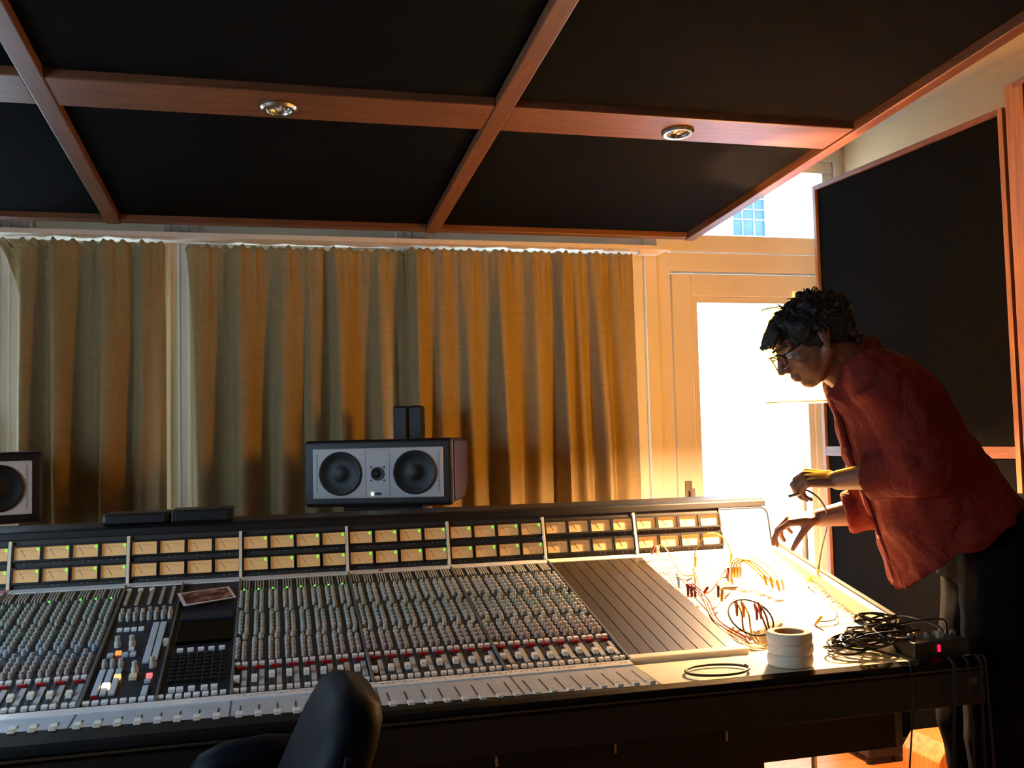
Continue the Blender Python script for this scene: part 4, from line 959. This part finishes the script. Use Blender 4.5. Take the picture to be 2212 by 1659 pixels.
_b2 = _t.nodes.new('ShaderNodeBump'); _b2.inputs['Strength'].default_value = .7; _b2.inputs['Distance'].default_value = .03; _t.links.new(_n.outputs['Fac'], _b2.inputs['Height']); _t.links.new(_b2.outputs['Normal'], _bp.inputs['Normal'])
shirt = mesh_obj('shirt', shirt_me, M_SHIRT, man, label='dark red long-sleeved shirt with rolled sleeves')
pk = MB()
for k in range(6):
    f_ = k/5*5.0+.8; i0 = int(f_); t_ = f_-i0; a_ = Vector((*fr[i0], 0)).lerp(Vector((*fr[min(6, i0+1)], 0)), t_); b_ = Q(a_.x-.004, .012, a_.y)
    pk = MB().cyl(b_, b_-E1*.006-ZU*.002, .006, n=10); obj('button', pk, mat('shirt_button', '2a1512', .4), shirt)
obj('placket', MB().tube([Q(fr[k][0]-.003, .015, fr[k][1]) for k in range(1, 7)], .008, 6), M_SHIRT, shirt, smooth=True)
# trousers and shoes
tr = MB()
tr.ell(Q(.015, .008, 1.0), (.135, .180, .13), Matrix((E1, LT, ZU)).transposed(), 24, 16); tr.ell(Q(.045, .008, .95), (.118, .172, .12), Matrix((E1, LT, ZU)).transposed(), 24, 16)
tr.loft([sect((-.13, .93), (.16, 1.0), .185, .01, 24), sect((-.10, 1.03), (.145, 1.10), .185, .01, 24), sect((-.09, 1.09), (.105, 1.16), .180, .01, 24)])
for hp, kn, an in ((LHP, LK, LA), (RHP, RK, RA)):
    tr.cap(hp, kn, .105, .078); tr.cap(kn, an+ZU*.01, .077, .062)
def tf(co): return .005*noise.noise(co*11) + .005*math.sin(co.z*55+4*noise.noise(co*5))*max(0, noise.noise(co*3+Vector((9, 2, 2))))
trs = mesh_obj('trousers', union_mesh('trousers', tr, .008, 4, tf), mat('dark_denim', '0a0b0f', .95, var=.25, scale=40, bump=.1, bscale=300, spec=.1), man, label='dark denim trousers')
for an in (LA, RA):
    s_ = MB(); s_.ell(an-E1*.07+ZU*-.045, (.145, .048, .044), Matrix((E1, LT, ZU)).transposed(), 20, 12); s_.cap(an-ZU*.03, an+ZU*.03, .05, .048)
    shoe = mesh_obj('shoe', union_mesh('shoe', s_, .007, 3), mat('shoe_black', '151413', .5), man)
    obj('sole', MB().box(an-E1*.07+ZU*-.082, (.27, .085, .016), Matrix((E1, LT, ZU)).transposed()), M_BLACKR, shoe, bevel=.006)
# hair
hr = MB()
hr.ell(Hd(-.024, 0, .020), (.104, .083, .088), HM, 24, 16); hr.ell(Hd(-.06, 0, .0), (.070, .080, .075), HM, 20, 14); hr.ell(Hd(.030, 0, .058), (.064, .064, .044), HM, 18, 12)
hr.ell(Hd(.066, 0, .054), (.036, .056, .030), HM, 16, 12)
for s_ in (-1, 1): hr.ell(Hd(.028, s_*.066, .026), (.022, .016, .03), HM, 14, 10); hr.ell(Hd(.005, s_*.072, .035), (.05, .016, .03), HM, 14, 10)
rr = random.Random(5)
for k in range(150):
    u_, v_ = rr.uniform(0, 2*math.pi), rr.uniform(-.15, 1); c_ = math.sqrt(max(0, 1-v_*v_))
    d = Vector((c_*math.cos(u_), c_*math.sin(u_), v_))
    if d.x > .72 and d.z < .35: continue
    if d.x > .2 and d.z < .1: continue
    c = Hd(-.024+d.x*.099, d.y*.079, .020+d.z*.081); r_ = rr.uniform(.008, .014)
    t_ = Vector((rr.uniform(-1, 1), rr.uniform(-1, 1), rr.uniform(-1, 1)))*.016
    hr.cap(c, c+(HM @ d)*.004+t_, r_, r_*.55, 8)
for k in range(9): hr.cap(Hd(.080, -.05+.0125*k, .062), Hd(.112+rr.uniform(-.006, .004), -.055+.0138*k, .040+rr.uniform(-.012, .012)), .012, .005, 8)
for k in range(10): hr.cap(Hd(-.085, -.06+.0133*k, -.02), Hd(-.088+rr.uniform(-.01, .01), -.06+.0133*k, -.075+rr.uniform(-.01, .01)), .014, .007, 8)
hair_me = union_mesh('hair', hr, .0042, 2, lambda co: .004*noise.noise(co*60)+.003*noise.noise(co*140))
hair = mesh_obj('hair', hair_me, mat('black_hair', '0d0a09', .55, var=.4, scale=60, bump=.6, bscale=260, stretch=(1, 1, .3)), man, label='short messy black hair')
lk = MB()
for k in range(330):
    u_, v_ = rr.uniform(0, 2*math.pi), rr.uniform(-.1, 1); c_ = math.sqrt(max(0, 1-v_*v_)); d = Vector((c_*math.cos(u_), c_*math.sin(u_), v_))
    if (d.x > .72 and d.z < .35) or (d.x > .2 and d.z < .1): continue
    c = Hd(-.024+d.x*.104, d.y*.083, .020+d.z*.087); t_ = (HM @ d)*.5 + Vector((rr.uniform(-1, 1), rr.uniform(-1, 1), rr.uniform(-1, 1)))*.8
    lk.tube(spline([c, c+t_*.009+(HM @ d)*.003, c+t_*.020-ZU*.006], 3), [.0020, .0020, .0019, .0018, .0014, .0010, .0004], 4)
obj('loose_locks', lk, MATS['black_hair'], hair, kind='stuff', smooth=True)
for s_ in (-1, 1):
    obj('eyebrow', MB().cap(Hd(.098, s_*.016, .020), Hd(.078, s_*.052, .020), .004, .003, 8), MATS['black_hair'], hair, smooth=True)
    ey = obj('eye', MB().ell(Hd(.078, s_*.032, -.004), (.0125, .0125, .0125), HM, 14, 10), mat('eye_white', 'cfc8c0', .2), man, smooth=True)
    obj('iris', MB().ell(Hd(.0885, s_*.032, -.005), (.003, .0055, .0055), HM, 12, 8), mat('iris_brown', '2a170d', .2), ey, smooth=True)
# glasses
gl = MB(); M_GF = mat('glasses_black', '0c0a08', .35)
for s_ in (-1, 1):
    pts = []
    for k in range(28):
        a = 2*math.pi*k/28; ca2, sa2 = math.cos(a), math.sin(a)
        pts.append(Hd(.112-.010*abs(ca2*.026+s_*.0)/.026, s_*.033+.026*math.copysign(abs(ca2)**.7, ca2), -.008+.019*math.copysign(abs(sa2)**.7, sa2)))
    gl.tube(pts, .0022, 6, True)
    gl.tube([Hd(.106, s_*.060, .004), Hd(.06, s_*.074, .006), Hd(-.01, s_*.082, .010), Hd(-.03, s_*.082, -.004)], .0022, 6)
gl.tube([Hd(.112, -.008, .0), Hd(.116, 0, .003), Hd(.112, .008, .0)], .0022, 6)
gls = obj('eyeglasses', gl, M_GF, man, smooth=True, label='black-rimmed glasses')
for s_ in (-1, 1): obj('lens', MB().cyl(Hd(.108, s_*.033, -.008), Hd(.1092, s_*.033, -.008), .021, n=20), glass('spectacle_glass', 'ffffff', .10), gls)
# the cord he holds, dropping to the cheek of the console
hc = LKN - ZU*.035 - (LKN-LWR).normalized()*.005
P_ = spline([hc+Vector((-.02, .01, -.012)), hc, hc+Vector((.05, .01, -.03)), hc.lerp(S(2.348, .30, .016), .35)+Vector((.09, .05, 0)), hc.lerp(S(2.348, .30, .016), .7)+Vector((.06, .05, 0)), S(2.352, .30, .02)], 10)
hcr = thing('held_cord', S(2.352, .30, .014), 'thin dark cord hanging from the hand of the man to the cheek', 'patch cord')
obj('cord', MB().tube(P_, .0026, 8), mat('cord_'+BLK, BLK, .5), hcr, smooth=True)
obj('plug', MB().lathe([(.003, -.008), (.0045, 0), (.0045, .02), (.003, .024)], S(2.352, .30, .0175), SN, 10), mat('plug_'+YEL, YEL, .4), hcr, smooth=True)
obj('hand_plug', MB().cyl(P_[0]+Vector((-.02, .012, -.006)), P_[0]+Vector((.006, -.004, .002)), .0045, n=10), M_CHROME, hcr, smooth=True)
